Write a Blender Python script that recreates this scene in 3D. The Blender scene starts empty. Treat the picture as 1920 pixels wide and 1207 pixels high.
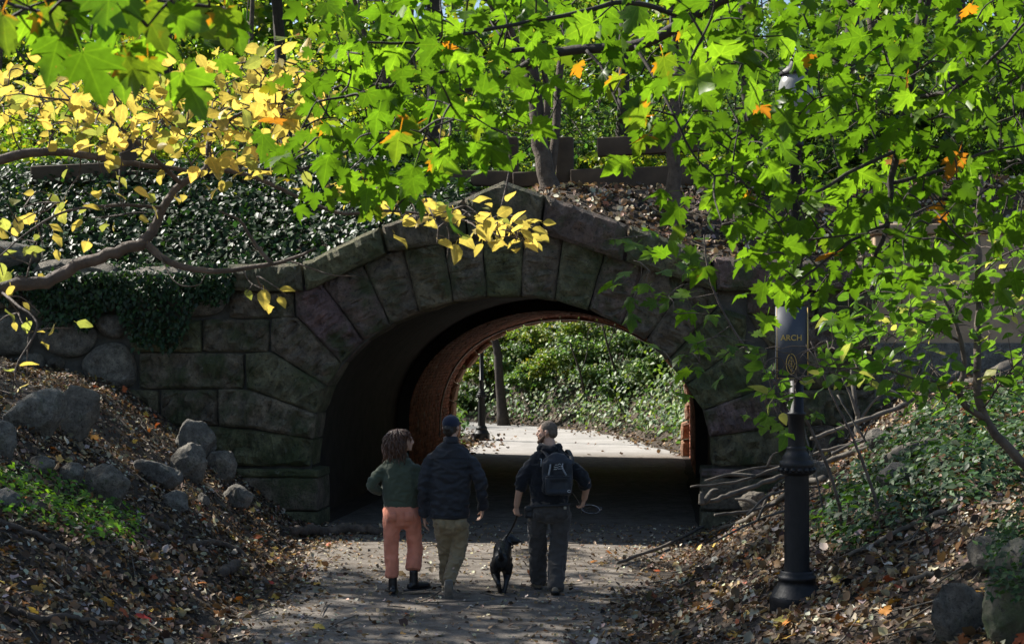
import bpy, bmesh, math, random
import numpy as np
from mathutils import Vector, Matrix, Euler, noise as mnoise
random.seed(7); RNG = np.random.default_rng(11)
S = bpy.context.scene
COL = S.collection
R = math.radians

# ------------------------------------------------------------ camera
FPX, CX, CY, HOR, CAMZ = 2933.0, 960.0, 603.5, 650.0, 2.52     # focal length in photo pixels, photo centre, horizon row, eye height
PITCH = math.atan((HOR-CY)/FPX)
cam = bpy.data.cameras.new('camera'); camo = bpy.data.objects.new('camera', cam); COL.objects.link(camo)
camo.location = (0, 0, CAMZ); camo.rotation_euler = (math.pi/2+PITCH, 0, 0)
cam.sensor_width = 36; cam.lens = 36*FPX/1920; cam.clip_start = .1; cam.clip_end = 2000
cam.dof.use_dof = True; cam.dof.focus_distance = 15.5; cam.dof.aperture_fstop = 10
S.camera = camo

# ------------------------------------------------------------ light
SUN_AZ, SUN_EL = R(-62), R(41)        # azimuth from the view direction (left is negative), elevation
SUNV = Vector((math.sin(SUN_AZ)*math.cos(SUN_EL), math.cos(SUN_AZ)*math.cos(SUN_EL), math.sin(SUN_EL)))
W = bpy.data.worlds.new('World'); S.world = W; W.use_nodes = True
nt = W.node_tree; bg = nt.nodes['Background']; sky = nt.nodes.new('ShaderNodeTexSky')
sky.sky_type = 'NISHITA'; sky.sun_disc = False; sky.sun_elevation = SUN_EL; sky.sun_rotation = SUN_AZ
nt.links.new(sky.outputs[0], bg.inputs[0]); bg.inputs[1].default_value = .078
sl = bpy.data.lights.new('sun', 'SUN'); sl.energy = 5; sl.angle = R(.53); sl.color = (1, .95, .86)
so = bpy.data.objects.new('sun', sl); COL.objects.link(so); so.rotation_euler = SUNV.to_track_quat('Z', 'Y').to_euler()
S.view_settings.view_transform = 'Standard'; S.view_settings.look = 'None'; S.view_settings.gamma = 1
S.view_settings.exposure = 1.1
S.cycles.use_denoising = True; S.cycles.max_bounces = 7; S.cycles.diffuse_bounces = 4; S.cycles.transmission_bounces = 5
S.cycles.glossy_bounces = 2; S.cycles.transparent_max_bounces = 4; S.cycles.sample_clamp_indirect = 6
S.render.film_transparent = False

# ------------------------------------------------------------ measuring: photo pixel + distance -> place
def ray(px, py):
    a, b = (px-CX)/FPX, (CY-py)/FPX
    return Vector((a, math.cos(PITCH)-b*math.sin(PITCH), math.sin(PITCH)+b*math.cos(PITCH)))
def at(px, py, D):
    r = ray(px, py); return Vector((0, 0, CAMZ)) + r*(D/r.y)
def floor_at(px, py, z=0.):
    r = ray(px, py); return Vector((0, 0, CAMZ)) + r*((z-CAMZ)/r.z)
def project(P):
    P = np.asarray(P, float); dx, dy, dz = P[..., 0], P[..., 1], P[..., 2]-CAMZ
    f = dy*math.cos(PITCH)+dz*math.sin(PITCH); up = -dy*math.sin(PITCH)+dz*math.cos(PITCH)
    return CX+FPX*dx/f, CY-FPX*up/f

# the bridge stands across the path, turned a little; u runs right along its face, v into the tunnel
BANG = math.atan((1235-CX)/FPX)
BO = floor_at(957, 988); BE = Vector((math.cos(BANG), -math.sin(BANG), 0)); BD = Vector((math.sin(BANG), math.cos(BANG), 0))
TLEN = 14.9
def B(u, v, z): return BO + BE*u + BD*v + Vector((0, 0, z))
def fac(px, py, v=0.):
    r = ray(px, py); c = Vector((0, 0, CAMZ)); t = ((BO+BD*v-c).dot(BD))/r.dot(BD); p = c+r*t
    return ((p-BO).dot(BE), p.z)

# ------------------------------------------------------------ terrain
def smooth(e0, e1, x):
    t = np.clip((x-e0)/(e1-e0), 0, 1); return t*t*(3-2*t)
def vnoise(x, y, s, seed=0):
    x = np.asarray(x, float)*s+seed*17.3; y = np.asarray(y, float)*s+seed*9.1
    xi, yi = np.floor(x), np.floor(y); xf, yf = x-xi, y-yi
    h = lambda a, b: np.modf(np.abs(np.sin(a*127.1+b*311.7+seed*3.7)*43758.5453))[0]
    ux, uy = xf*xf*(3-2*xf), yf*yf*(3-2*yf)
    return (h(xi, yi)*(1-ux)+h(xi+1, yi)*ux)*(1-uy)+(h(xi, yi+1)*(1-ux)+h(xi+1, yi+1)*ux)*uy-.5
def uv_of(x, y):
    dx, dy = x-BO.x, y-BO.y
    return dx*BE.x+dy*BE.y, dx*BD.x+dy*BD.y
def path_c(y): return np.interp(y, [0, 10, 13, 16, 20, 22, 37, 40, 44, 48, 52, 58, 70], [-.8, -.8, -.72, -.5, -.12, .0, 1.42, 1.45, 1.0, -.3, -2.8, -8, -20])
def path_w(y): return np.interp(y, [0, 10, 13, 16, 20, 22, 37, 40, 45, 60], [1.5, 1.55, 1.65, 1.95, 2.45, 2.75, 2.75, 2.4, 2.1, 2.1])
def bank(d, side_far):
    near = np.interp(d, [-1, 0, .3, .7, 1.3, 2.75, 4.5, 8, 20, 60], [0, 0, .07, .36, .85, 1.85, 2.35, 3.2, 5.2, 8])
    return near
def H(x, y):
    x = np.asarray(x, float); y = np.asarray(y, float); u, v = uv_of(x, y)
    d = np.abs(x-path_c(y))-path_w(y)
    nz = (vnoise(x, y, .9, 1)*.16+vnoise(x, y, 2.6, 2)*.07)*smooth(0, .8, d)
    zn = bank(d, 0)*np.interp(y, [0, 10, 12, 17, 21], [.55, .58, .62, .85, 1.])+nz
    dr = x-path_c(y)-path_w(y); dl = path_c(y)-path_w(y)-x
    far = np.where(dr > 0, np.interp(dr, [0, .25, .8, 2, 4, 8, 30], [0, .08, .6, 1.9, 3.9, 7, 11]), np.interp(dl, [0, .5, 1.5, 3, 6, 20], [0, .05, .45, 1.1, 2.2, 4.5]))+nz*1.5
    inside = smooth(.12, .45, v)*(1-smooth(TLEN-.5, TLEN-.15, v))
    z = np.where(v < 7, zn, far)
    return z*(1-inside)-.0*inside
def drop(px, py, dmin=6., dmax=60.):
    r = ray(px, py); ds = np.linspace(dmin, dmax, 5400)
    P = np.array([0, 0, CAMZ])+np.outer(ds/r.y, np.array(r)); hz = H(P[:, 0], P[:, 1])
    k = np.argmax(P[:, 2] <= hz)
    return Vector(P[k]) if P[k, 2] <= hz[k] else Vector(P[-1])
def deck(u, v):
    edge = np.interp(u, [-60, -9, -4.2, -2.9, -1.9, -.1, 1.7, 2.6, 4, 60], [3.3, 3.2, 3.5, 3.55, 4.05, 4.6, 4.05, 3.7, 3.6, 4.2])
    a = smooth(.2, 3.0, v); b = smooth(TLEN-3, TLEN, v)
    top = 5.0+vnoise(u, v, .5, 5)*.2+.0*u
    return edge*(1-a)+top*a-b*1.2+vnoise(u, v, 1.7, 6)*.1

# ------------------------------------------------------------ mesh helpers
def tag(o, label=None, cat=None, group=None, kind=None):
    if label: o['label'] = label
    if cat: o['category'] = cat
    if group: o['group'] = group
    if kind: o['kind'] = kind
    return o
def link(name, me, parent=None, mat=None, smooth_=False):
    o = bpy.data.objects.new(name, me); COL.objects.link(o)
    if mat is not None and me is not None and len(me.materials) == 0: me.materials.append(mat)
    if parent is not None: o.parent = parent
    if smooth_ and me is not None: me.polygons.foreach_set('use_smooth', [True]*len(me.polygons))
    return o
def empty(name, loc=(0, 0, 0), rz=0.):
    o = bpy.data.objects.new(name, None); COL.objects.link(o); o.location = loc; o.rotation_euler = (0, 0, rz); o.empty_display_size = .1
    return o
def np_mesh(name, V, Fs, tint=None, sm=False):
    """V (n,3); Fs (m,k) array, or list of such arrays"""
    if not isinstance(Fs, (list, tuple)): Fs = [Fs]
    V = np.asarray(V, np.float32); me = bpy.data.meshes.new(name)
    me.vertices.add(len(V)); me.vertices.foreach_set('co', V.ravel())
    tot = np.concatenate([np.full(len(f), f.shape[1]) for f in Fs]); idx = np.concatenate([f.ravel() for f in Fs])
    me.loops.add(len(idx)); me.loops.foreach_set('vertex_index', idx.astype(np.int32))
    st = np.concatenate([[0], np.cumsum(tot)[:-1]])
    me.polygons.add(len(tot)); me.polygons.foreach_set('loop_start', st.astype(np.int32))
    if sm: me.polygons.foreach_set('use_smooth', np.ones(len(tot), bool))
    if tint is not None:
        a = me.color_attributes.new('tint', 'FLOAT_COLOR', 'POINT'); c = np.ones((len(V), 4), np.float32); c[:, :3] = tint
        a.data.foreach_set('color', c.ravel())
    me.update(calc_edges=True); me.validate(); return me
def grid_mesh(name, X, Y, Z, sm=True):
    n, m = X.shape; i = np.arange(n*m).reshape(n, m)
    F = np.stack([i[:-1, :-1], i[:-1, 1:], i[1:, 1:], i[1:, :-1]], -1).reshape(-1, 4)
    return np_mesh(name, np.stack([X, Y, Z], -1).reshape(-1, 3), F, sm=sm)
def unit(a): return a/np.maximum(np.linalg.norm(a, axis=-1, keepdims=True), 1e-9)
def frames(nrm, tip):
    """rotation matrices (N,3,3) whose columns are side, tip, normal"""
    n = unit(np.asarray(nrm, float)); t = np.asarray(tip, float); t = unit(t-(t*n).sum(-1, keepdims=True)*n); s = np.cross(t, n)
    return np.stack([s, t, n], -1)
def scatter_arr(tv, tf, pos, rot, sc, tint):
    tv = np.asarray(tv, float); N, k = len(pos), len(tv); sc = np.asarray(sc, float)
    if sc.ndim == 1: sc = np.repeat(sc[:, None], 3, 1)
    V = np.einsum('nij,nkj->nki', rot, tv[None]*sc[:, None, :])+np.asarray(pos)[:, None, :]
    F = (np.asarray(tf)[None]+(np.arange(N)*k)[:, None, None]).reshape(-1, np.asarray(tf).shape[1])
    T = None if tint is None else np.repeat(np.asarray(tint, float), k, 0)
    return V.reshape(-1, 3), F, T
def scatter(name, tv, tf, pos, rot, sc, tint, mat, parent=None, kind='stuff', sm=False):
    V, F, T = scatter_arr(tv, tf, pos, rot, sc, tint)
    o = link(name, np_mesh(name, V, F, T, sm), parent, mat)
    if kind: o['kind'] = kind
    return o
def catmull(pts, n=6):
    P = [np.asarray(p, float) for p in pts]
    if len(P) < 3: return np.array([P[0]+(P[-1]-P[0])*t for t in np.linspace(0, 1, n+1)])
    Q = [2*P[0]-P[1]]+P+[2*P[-1]-P[-2]]; out = []
    for i in range(1, len(Q)-2):
        for k in range(n):
            t = k/n; a, b, c, d = Q[i-1:i+3]
            out.append(.5*(2*b+(c-a)*t+(2*a-5*b+4*c-d)*t*t+(3*b-a-3*c+d)*t**3))
    out.append(P[-1]); return np.array(out)
def tube_arr(path, rad, n=8, ry=None, cap=True, up=None):
    """closed tube along path (m,3); rad per point (sideways), ry per point (depth)"""
    path = np.asarray(path, float); m = len(path); rad = np.broadcast_to(np.asarray(rad, float), (m,)); ry = rad if ry is None else np.broadcast_to(np.asarray(ry, float), (m,))
    T = unit(np.gradient(path, axis=0)); V = []; ref = np.array(up if up is not None else ((1, 0, 0) if abs(T[0, 0]) < .9 else (0, 1, 0)), float)
    for i in range(m):
        s = unit(ref-(ref@T[i])*T[i]); b = np.cross(T[i], s); ref = s if up is None else ref
        an = np.linspace(0, 2*np.pi, n, endpoint=False)
        V.append(path[i]+np.outer(np.cos(an)*rad[i], s)+np.outer(np.sin(an)*ry[i], b))
    V = np.concatenate(V); i = np.arange(m*n).reshape(m, n); j = np.roll(i, -1, 1)
    F = [np.stack([i[:-1], j[:-1], j[1:], i[1:]], -1).reshape(-1, 4)]
    if cap:
        V = np.concatenate([V, path[:1]-T[:1]*rad[0]*.3, path[-1:]+T[-1:]*rad[-1]*.3]); a, b = m*n, m*n+1
        t1 = np.stack([j[0], i[0], np.full(n, a)], -1); t2 = np.stack([i[-1], j[-1], np.full(n, b)], -1)
        return V, F[0], np.concatenate([t1, t2])
    return V, F[0], np.zeros((0, 3), int)
class MB:
    """collects arrays into one mesh"""
    def __init__(s): s.V, s.Q, s.T, s.C, s.n = [], [], [], [], 0
    def add(s, V, Q=None, T=None, tint=(1, 1, 1)):
        if Q is not None and len(Q): s.Q.append(np.asarray(Q)+s.n)
        if T is not None and len(T): s.T.append(np.asarray(T)+s.n)
        s.V.append(np.asarray(V, float)); s.C.append(np.broadcast_to(np.asarray(tint, float), (len(V), 3))); s.n += len(V); return s
    def tube(s, path, rad, n=8, ry=None, cap=True, up=None, tint=(1, 1, 1)):
        V, Q, T = tube_arr(path, rad, n, ry, cap, up); return s.add(V, Q, T, tint)
    def ball(s, c, r, n=12, m=8, rot=None):
        r = np.broadcast_to(np.asarray(r, float), (3,)); th = np.linspace(0, np.pi, m+1)[1:-1]; ph = np.linspace(0, 2*np.pi, n, endpoint=False)
        V = np.array([[np.sin(t)*np.cos(p), np.sin(t)*np.sin(p), np.cos(t)] for t in th for p in ph]+[[0, 0, 1], [0, 0, -1]])*r
        if rot is not None: V = V@np.asarray(rot).T
        k = len(th); i = np.arange(k*n).reshape(k, n); j = np.roll(i, -1, 1)
        Q = np.stack([i[:-1], i[1:], j[1:], j[:-1]], -1).reshape(-1, 4)
        T = np.concatenate([np.stack([i[0], j[0], np.full(n, k*n)], -1), np.stack([j[-1], i[-1], np.full(n, k*n+1)], -1)])
        return s.add(V+np.asarray(c), Q, T)
    def box(s, c, h, rot=None):
        V = np.array([[x, y, z] for x in (-1, 1) for y in (-1, 1) for z in (-1, 1)], float)*np.asarray(h)
        if rot is not None: V = V@np.asarray(rot).T
        return s.add(V+np.asarray(c), [[0, 1, 3, 2], [4, 6, 7, 5], [0, 4, 5, 1], [2, 3, 7, 6], [0, 2, 6, 4], [1, 5, 7, 3]])
    def mesh(s, name, sm=True, tint=False):
        Fs = []
        if s.Q: Fs.append(np.concatenate(s.Q))
        if s.T: Fs.append(np.concatenate(s.T))
        return np_mesh(name, np.concatenate(s.V), Fs, np.concatenate(s.C) if tint else None, sm)
    def build(s, name, mat, parent=None, sm=True, tint=False):
        return link(name, s.mesh(name, sm, tint), parent, mat)

# ------------------------------------------------------------ materials
def mat_new(name):
    m = bpy.data.materials.new(name); m.use_nodes = True; t = m.node_tree
    return m, t, t.nodes['Principled BSDF'], t.nodes['Material Output']
def N(t, kind, **kw):
    n = t.nodes.new(kind)
    for k, v in kw.items():
        if k in n.inputs.keys() if hasattr(n.inputs, 'keys') else False: n.inputs[k].default_value = v
        else: setattr(n, k, v)
    return n
def noise_n(t, scale, detail=4, rough=.6, coord='Object', vec=None):
    n = t.nodes.new('ShaderNodeTexNoise'); n.inputs['Scale'].default_value = scale; n.inputs['Detail'].default_value = detail; n.inputs['Roughness'].default_value = rough
    if vec is None:
        c = t.nodes.new('ShaderNodeTexCoord'); vec = c.outputs[coord]
    t.links.new(vec, n.inputs['Vector']); return n
def ramp(t, src, stops):
    r = t.nodes.new('ShaderNodeValToRGB'); e = r.color_ramp.elements
    while len(e) < len(stops): e.new(.5)
    for k, (p, c) in enumerate(stops): e[k].position = p; e[k].color = (*c, 1) if len(c) == 3 else c
    t.links.new(src, r.inputs[0]); return r
def mixc(t, a, b, fac, mode='MIX'):
    m = t.nodes.new('ShaderNodeMix'); m.data_type = 'RGBA'; m.blend_type = mode
    for s, v in ((6, a), (7, b)):
        if isinstance(v, tuple): m.inputs[s].default_value = (*v, 1)
        else: t.links.new(v, m.inputs[s])
    if isinstance(fac, (int, float)): m.inputs[0].default_value = fac
    else: t.links.new(fac, m.inputs[0])
    return m.outputs[2]
def bump(t, b, src, dist, strength=1.):
    n = t.nodes.new('ShaderNodeBump'); n.inputs['Distance'].default_value = dist; n.inputs['Strength'].default_value = strength
    t.links.new(src, n.inputs['Height']); t.links.new(n.outputs[0], b.inputs['Normal']); return n
def plain(name, col, rough=.7, var=.3, scale=8., bmp=0., metal=0., spec=.5, bscale=None):
    m, t, b, o = mat_new(name); n = noise_n(t, scale)
    lo = tuple(c*(1-var) for c in col); hi = tuple(min(1, c*(1+var)) for c in col)
    r = ramp(t, n.outputs[0], [(.3, lo), (.7, hi)]); t.links.new(r.outputs[0], b.inputs['Base Color'])
    b.inputs['Roughness'].default_value = rough; b.inputs['Metallic'].default_value = metal; b.inputs['Specular IOR Level'].default_value = spec
    if bmp: bump(t, b, noise_n(t, bscale or scale*4, 6).outputs[0], bmp)
    return m
def objrand(t):
    return t.nodes.new('ShaderNodeObjectInfo').outputs['Random']
def stone_mat(name, stops, moss=.35, bmp=.03, scale=3., darkgreen=(.045, .065, .02)):
    m, t, b, o = mat_new(name)
    base = ramp(t, objrand(t), stops).outputs[0]
    n1 = noise_n(t, scale*1.6, 9, .75); n2 = noise_n(t, scale*.6, 6, .7); n3 = noise_n(t, scale*8, 6, .75); n4 = noise_n(t, scale*3.1, 4, .6)
    c = mixc(t, base, ramp(t, n1.outputs[0], [(.3, (.30, .28, .26)), (.5, (.9, .88, .85)), (.7, (1.75, 1.7, 1.6))]).outputs[0], 1., 'MULTIPLY')
    c = mixc(t, c, darkgreen, ramp(t, n2.outputs[0], [(.62-moss*.4, (0, 0, 0)), (.74-moss*.3, (.85, .85, .85))]).outputs[0])
    c = mixc(t, c, (.03, .027, .024), ramp(t, n3.outputs[0], [(.36, (.85, .85, .85)), (.46, (0, 0, 0))]).outputs[0])
    c = mixc(t, c, (.36, .36, .31), ramp(t, n4.outputs[0], [(.66, (0, 0, 0)), (.74, (.45, .45, .45))]).outputs[0])
    t.links.new(c, b.inputs['Base Color']); b.inputs['Roughness'].default_value = .85
    mu = t.nodes.new('ShaderNodeMath'); mu.operation = 'MULTIPLY_ADD'; t.links.new(n3.outputs[0], mu.inputs[0]); mu.inputs[1].default_value = .55; t.links.new(n1.outputs[0], mu.inputs[2])
    bump(t, b, mu.outputs[0], bmp); return m
def leaf_mat(name, tint=None, trans=(1.5, 1.7, .5), rough=.45, spec=.4, mixf=.5, var=.25, spots=None, vein=False):
    """reflecting and light-passing leaf; colour from the tint attribute or fixed, varied per object"""
    m, t, b, o = mat_new(name)
    if tint is None:
        a = t.nodes.new('ShaderNodeVertexColor'); a.layer_name = 'tint'; c = a.outputs[0]
    else:
        lo = tuple(x*(1-var) for x in tint); hi = tuple(x*(1+var) for x in tint)
        c = ramp(t, objrand(t), [(0, lo), (.5, tint), (1, (hi[0]*1.15, hi[1], hi[2]))]).outputs[0]
    if vein:
        at_ = t.nodes.new('ShaderNodeAttribute'); at_.attribute_name = 'luv'; sx = t.nodes.new('ShaderNodeSeparateXYZ'); t.links.new(at_.outputs['Vector'], sx.inputs[0])
        def mth(op, a, b=None):
            q = t.nodes.new('ShaderNodeMath'); q.operation = op
            for i_, v_ in enumerate((a, b)):
                if v_ is None: continue
                if isinstance(v_, (int, float)): q.inputs[i_].default_value = v_
                else: t.links.new(v_, q.inputs[i_])
            return q.outputs[0]
        ax_ = mth('ABSOLUTE', sx.outputs[0]); L_ = None
        for sl in vein:                                   # main veins fan out from the stalk
            d_ = mth('ABSOLUTE', mth('SUBTRACT', mth('MULTIPLY', ax_, math.cos(sl)), mth('MULTIPLY', sx.outputs[1], math.sin(sl)))); L_ = d_ if L_ is None else mth('MINIMUM', L_, d_)
        vf = ramp(t, L_, [(.0, (1, 1, 1)), (.022, (0, 0, 0))]).outputs[0]; c = mixc(t, c, (1.5, 1.4, 1.3), mth('MULTIPLY', vf, sx.outputs[2]), 'MULTIPLY')
    if spots:
        n = noise_n(t, 1.3, 2, .5); c = mixc(t, c, spots, ramp(t, n.outputs[0], [(.52, (0, 0, 0)), (.6, (1, 1, 1))]).outputs[0])
    if vein:
        bl = noise_n(t, 7, 3, .6, vec=at_.outputs['Vector']); bl.noise_dimensions = '4D'; t.links.new(objrand(t), bl.inputs['W'])
        mw_ = mth('MULTIPLY', objrand(t), 40.); t.links.new(mw_, bl.inputs['W']); c = mixc(t, c, (.20, .10, .03), ramp(t, bl.outputs[0], [(.66, (0, 0, 0)), (.73, (.8, .8, .8))]).outputs[0])
    nn = noise_n(t, 6, 3); c = mixc(t, c, ramp(t, nn.outputs[0], [(.3, (.8, .8, .8)), (.7, (1.15, 1.15, 1.15))]).outputs[0], 1., 'MULTIPLY')
    t.links.new(c, b.inputs['Base Color']); b.inputs['Roughness'].default_value = rough; b.inputs['Specular IOR Level'].default_value = spec
    tr = t.nodes.new('ShaderNodeBsdfTranslucent'); tc = mixc(t, c, trans, 1., 'MULTIPLY'); t.links.new(tc, tr.inputs[0])
    mx = t.nodes.new('ShaderNodeMixShader'); mx.inputs[0].default_value = mixf
    t.links.new(b.outputs[0], mx.inputs[1]); t.links.new(tr.outputs[0], mx.inputs[2]); t.links.new(mx.outputs[0], o.inputs[0])
    return m
M = {}
M['stone'] = stone_mat('rock_faced_sandstone', [(0, (.20, .165, .105)), (.25, (.17, .18, .09)), (.45, (.20, .125, .125)), (.6, (.18, .18, .10)), (.8, (.21, .135, .135)), (1, (.24, .20, .145))], .40, .12, 3., (.062, .082, .026))
M['farstone'] = stone_mat('far_red_sandstone', [(0, (.28, .14, .08)), (1, (.34, .19, .12))], .0, .05)
M['boulder'] = stone_mat('boulder_stone', [(0, (.22, .195, .16)), (.5, (.26, .24, .205)), (1, (.20, .19, .17))], .12, .09, 5.)
M['mortar'] = plain('dark_mortar', (.07, .065, .055), .95, .3, 10, .01)
M['stucco'] = plain('grey_render', (.32, .23, .15), .95, .25, 2.5, .006, bscale=40)
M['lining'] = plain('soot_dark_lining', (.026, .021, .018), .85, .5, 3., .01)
M['conduit'] = plain('galvanised_conduit', (.35, .34, .33), .5, .1, 6, 0, .6)
def brick_mat(name, attr):
    m, t, b, o = mat_new(name)
    if attr:
        v = t.nodes.new('ShaderNodeVertexColor'); v.layer_name = 'tint'; c = v.outputs[0]
    else: c = ramp(t, objrand(t), [(0, (.22, .075, .042)), (.5, (.36, .125, .07)), (1, (.45, .165, .095))]).outputs[0]
    ge = t.nodes.new('ShaderNodeNewGeometry'); n = noise_n(t, 1.6, 6, .7, vec=ge.outputs['Position']); n2 = noise_n(t, 4, 3, .6, vec=ge.outputs['Position']); n3 = noise_n(t, 50, 4, .6, vec=ge.outputs['Position'])
    c = mixc(t, c, ramp(t, n.outputs[0], [(.3, (.4, .36, .34)), (.7, (1.2, 1.15, 1.1))]).outputs[0], 1., 'MULTIPLY')
    c = mixc(t, c, (.50, .43, .37), ramp(t, n2.outputs[0], [(.64, (0, 0, 0)), (.72, (.6, .6, .6))]).outputs[0])
    t.links.new(c, b.inputs['Base Color']); b.inputs['Roughness'].default_value = .9; bump(t, b, n3.outputs[0], .006); return m
M['brick'] = brick_mat('red_brick', False); M['brick_t'] = brick_mat('red_brick_joined', True); M['brickmortar'] = plain('brick_mortar', (.16, .10, .075), .95, .3, 8, .004)
# soil, asphalt
m, t, b, o = mat_new('dark_soil'); n = noise_n(t, 1.3, 8, .65); n2 = noise_n(t, 22, 6, .7)
c = ramp(t, n.outputs[0], [(.3, (.028, .022, .017)), (.7, (.075, .056, .04))]).outputs[0]
c = mixc(t, c, ramp(t, n2.outputs[0], [(.3, (.5, .5, .5)), (.7, (1.5, 1.4, 1.3))]).outputs[0], 1., 'MULTIPLY')
t.links.new(c, b.inputs['Base Color']); b.inputs['Roughness'].default_value = .95; bump(t, b, n2.outputs[0], .04); M['soil'] = m
m, t, b, o = mat_new('worn_asphalt'); n = noise_n(t, .8, 8, .7); n2 = noise_n(t, 60, 4, .7); n3 = noise_n(t, 5, 6, .7)
c = ramp(t, n.outputs[0], [(.3, (.10, .086, .07)), (.55, (.175, .15, .125)), (.75, (.28, .245, .21))]).outputs[0]
c = mixc(t, c, ramp(t, n2.outputs[0], [(.35, (.6, .6, .6)), (.65, (1.3, 1.3, 1.3))]).outputs[0], 1., 'MULTIPLY')
c = mixc(t, c, (.075, .055, .038), ramp(t, n3.outputs[0], [(.47, (0, 0, 0)), (.6, (.8, .8, .8))]).outputs[0])
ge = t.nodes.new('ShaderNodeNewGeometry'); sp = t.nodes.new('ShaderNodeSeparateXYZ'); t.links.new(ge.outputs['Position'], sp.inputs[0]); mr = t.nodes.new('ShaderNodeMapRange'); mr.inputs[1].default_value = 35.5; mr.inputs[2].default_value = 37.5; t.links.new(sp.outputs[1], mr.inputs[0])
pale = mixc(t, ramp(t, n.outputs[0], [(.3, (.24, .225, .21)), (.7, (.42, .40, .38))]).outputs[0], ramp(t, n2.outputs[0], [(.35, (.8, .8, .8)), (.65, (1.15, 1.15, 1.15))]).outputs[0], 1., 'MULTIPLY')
c = mixc(t, c, pale, mr.outputs[0])      # sunlight beyond the tunnel, painted into the path as a paler tone
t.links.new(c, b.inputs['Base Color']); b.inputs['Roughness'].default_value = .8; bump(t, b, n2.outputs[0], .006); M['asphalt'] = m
M['iron'] = plain('black_cast_iron', (.012, .012, .014), .5, .3, 12, .002, 0, .3)
M['bark'] = plain('grey_brown_bark', (.085, .065, .05), .95, .5, 7, .03, bscale=18)
M['bark_dark'] = plain('dark_twig_bark', (.035, .026, .02), .8, .4, 14, .004)
M['bark_smooth'] = plain('smooth_grey_bark', (.10, .075, .06), .8, .5, 9, .015, bscale=30)
M['deadwood'] = plain('weathered_dead_wood', (.105, .09, .072), .85, .5, 6, .01, bscale=25)
M['timber'] = plain('brown_fence_timber', (.07, .048, .032), .85, .35, 3, .006)

# ------------------------------------------------------------ ground, path, embankment
def axis(lo, hi, step, far):
    a = np.arange(lo, hi+1e-6, step); g = []; s = step; x = hi
    while x < far: s *= 1.5; x += s; g.append(x)
    h = []; s = step; x = lo
    while x > -far*.5 if lo > 0 else x > -far: s *= 1.5; x -= s; h.append(x)
    return np.concatenate([h[::-1], a, g])
gx, gy = np.meshgrid(axis(-13, 13, .2, 500), axis(6, 60, .2, 700), indexing='xy')
tag(link('ground', grid_mesh('ground', gx, gy, H(gx, gy)), None, M['soil']), kind='structure')
ys = np.arange(5.5, 60, .25); ss = np.linspace(-1, 1, 25); yy, s2 = np.meshgrid(ys, ss, indexing='ij')
wv = path_w(yy)-.15+(vnoise(np.sign(s2)*3, yy, .8, 9)*.6+vnoise(np.sign(s2)*3, yy, 2.7, 8)*.25)*np.where((yy > 22) & (yy < 37), .15, 1)
xx = path_c(yy)+s2*wv
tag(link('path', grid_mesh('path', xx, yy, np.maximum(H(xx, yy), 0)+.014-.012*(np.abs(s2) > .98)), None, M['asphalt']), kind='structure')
us = np.concatenate([np.arange(-60, -12, 3), np.arange(-12, 12, .3), np.arange(12, 61, 3)]); vs = np.arange(.35, TLEN+.2, .3); U, Vv = np.meshgrid(us, vs, indexing='xy')
emb = link('embankment', grid_mesh('embankment', U, Vv, deck(U, Vv)), None, M['soil']); emb.location = BO; emb.rotation_euler = (0, 0, -BANG); tag(emb, kind='structure')
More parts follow.
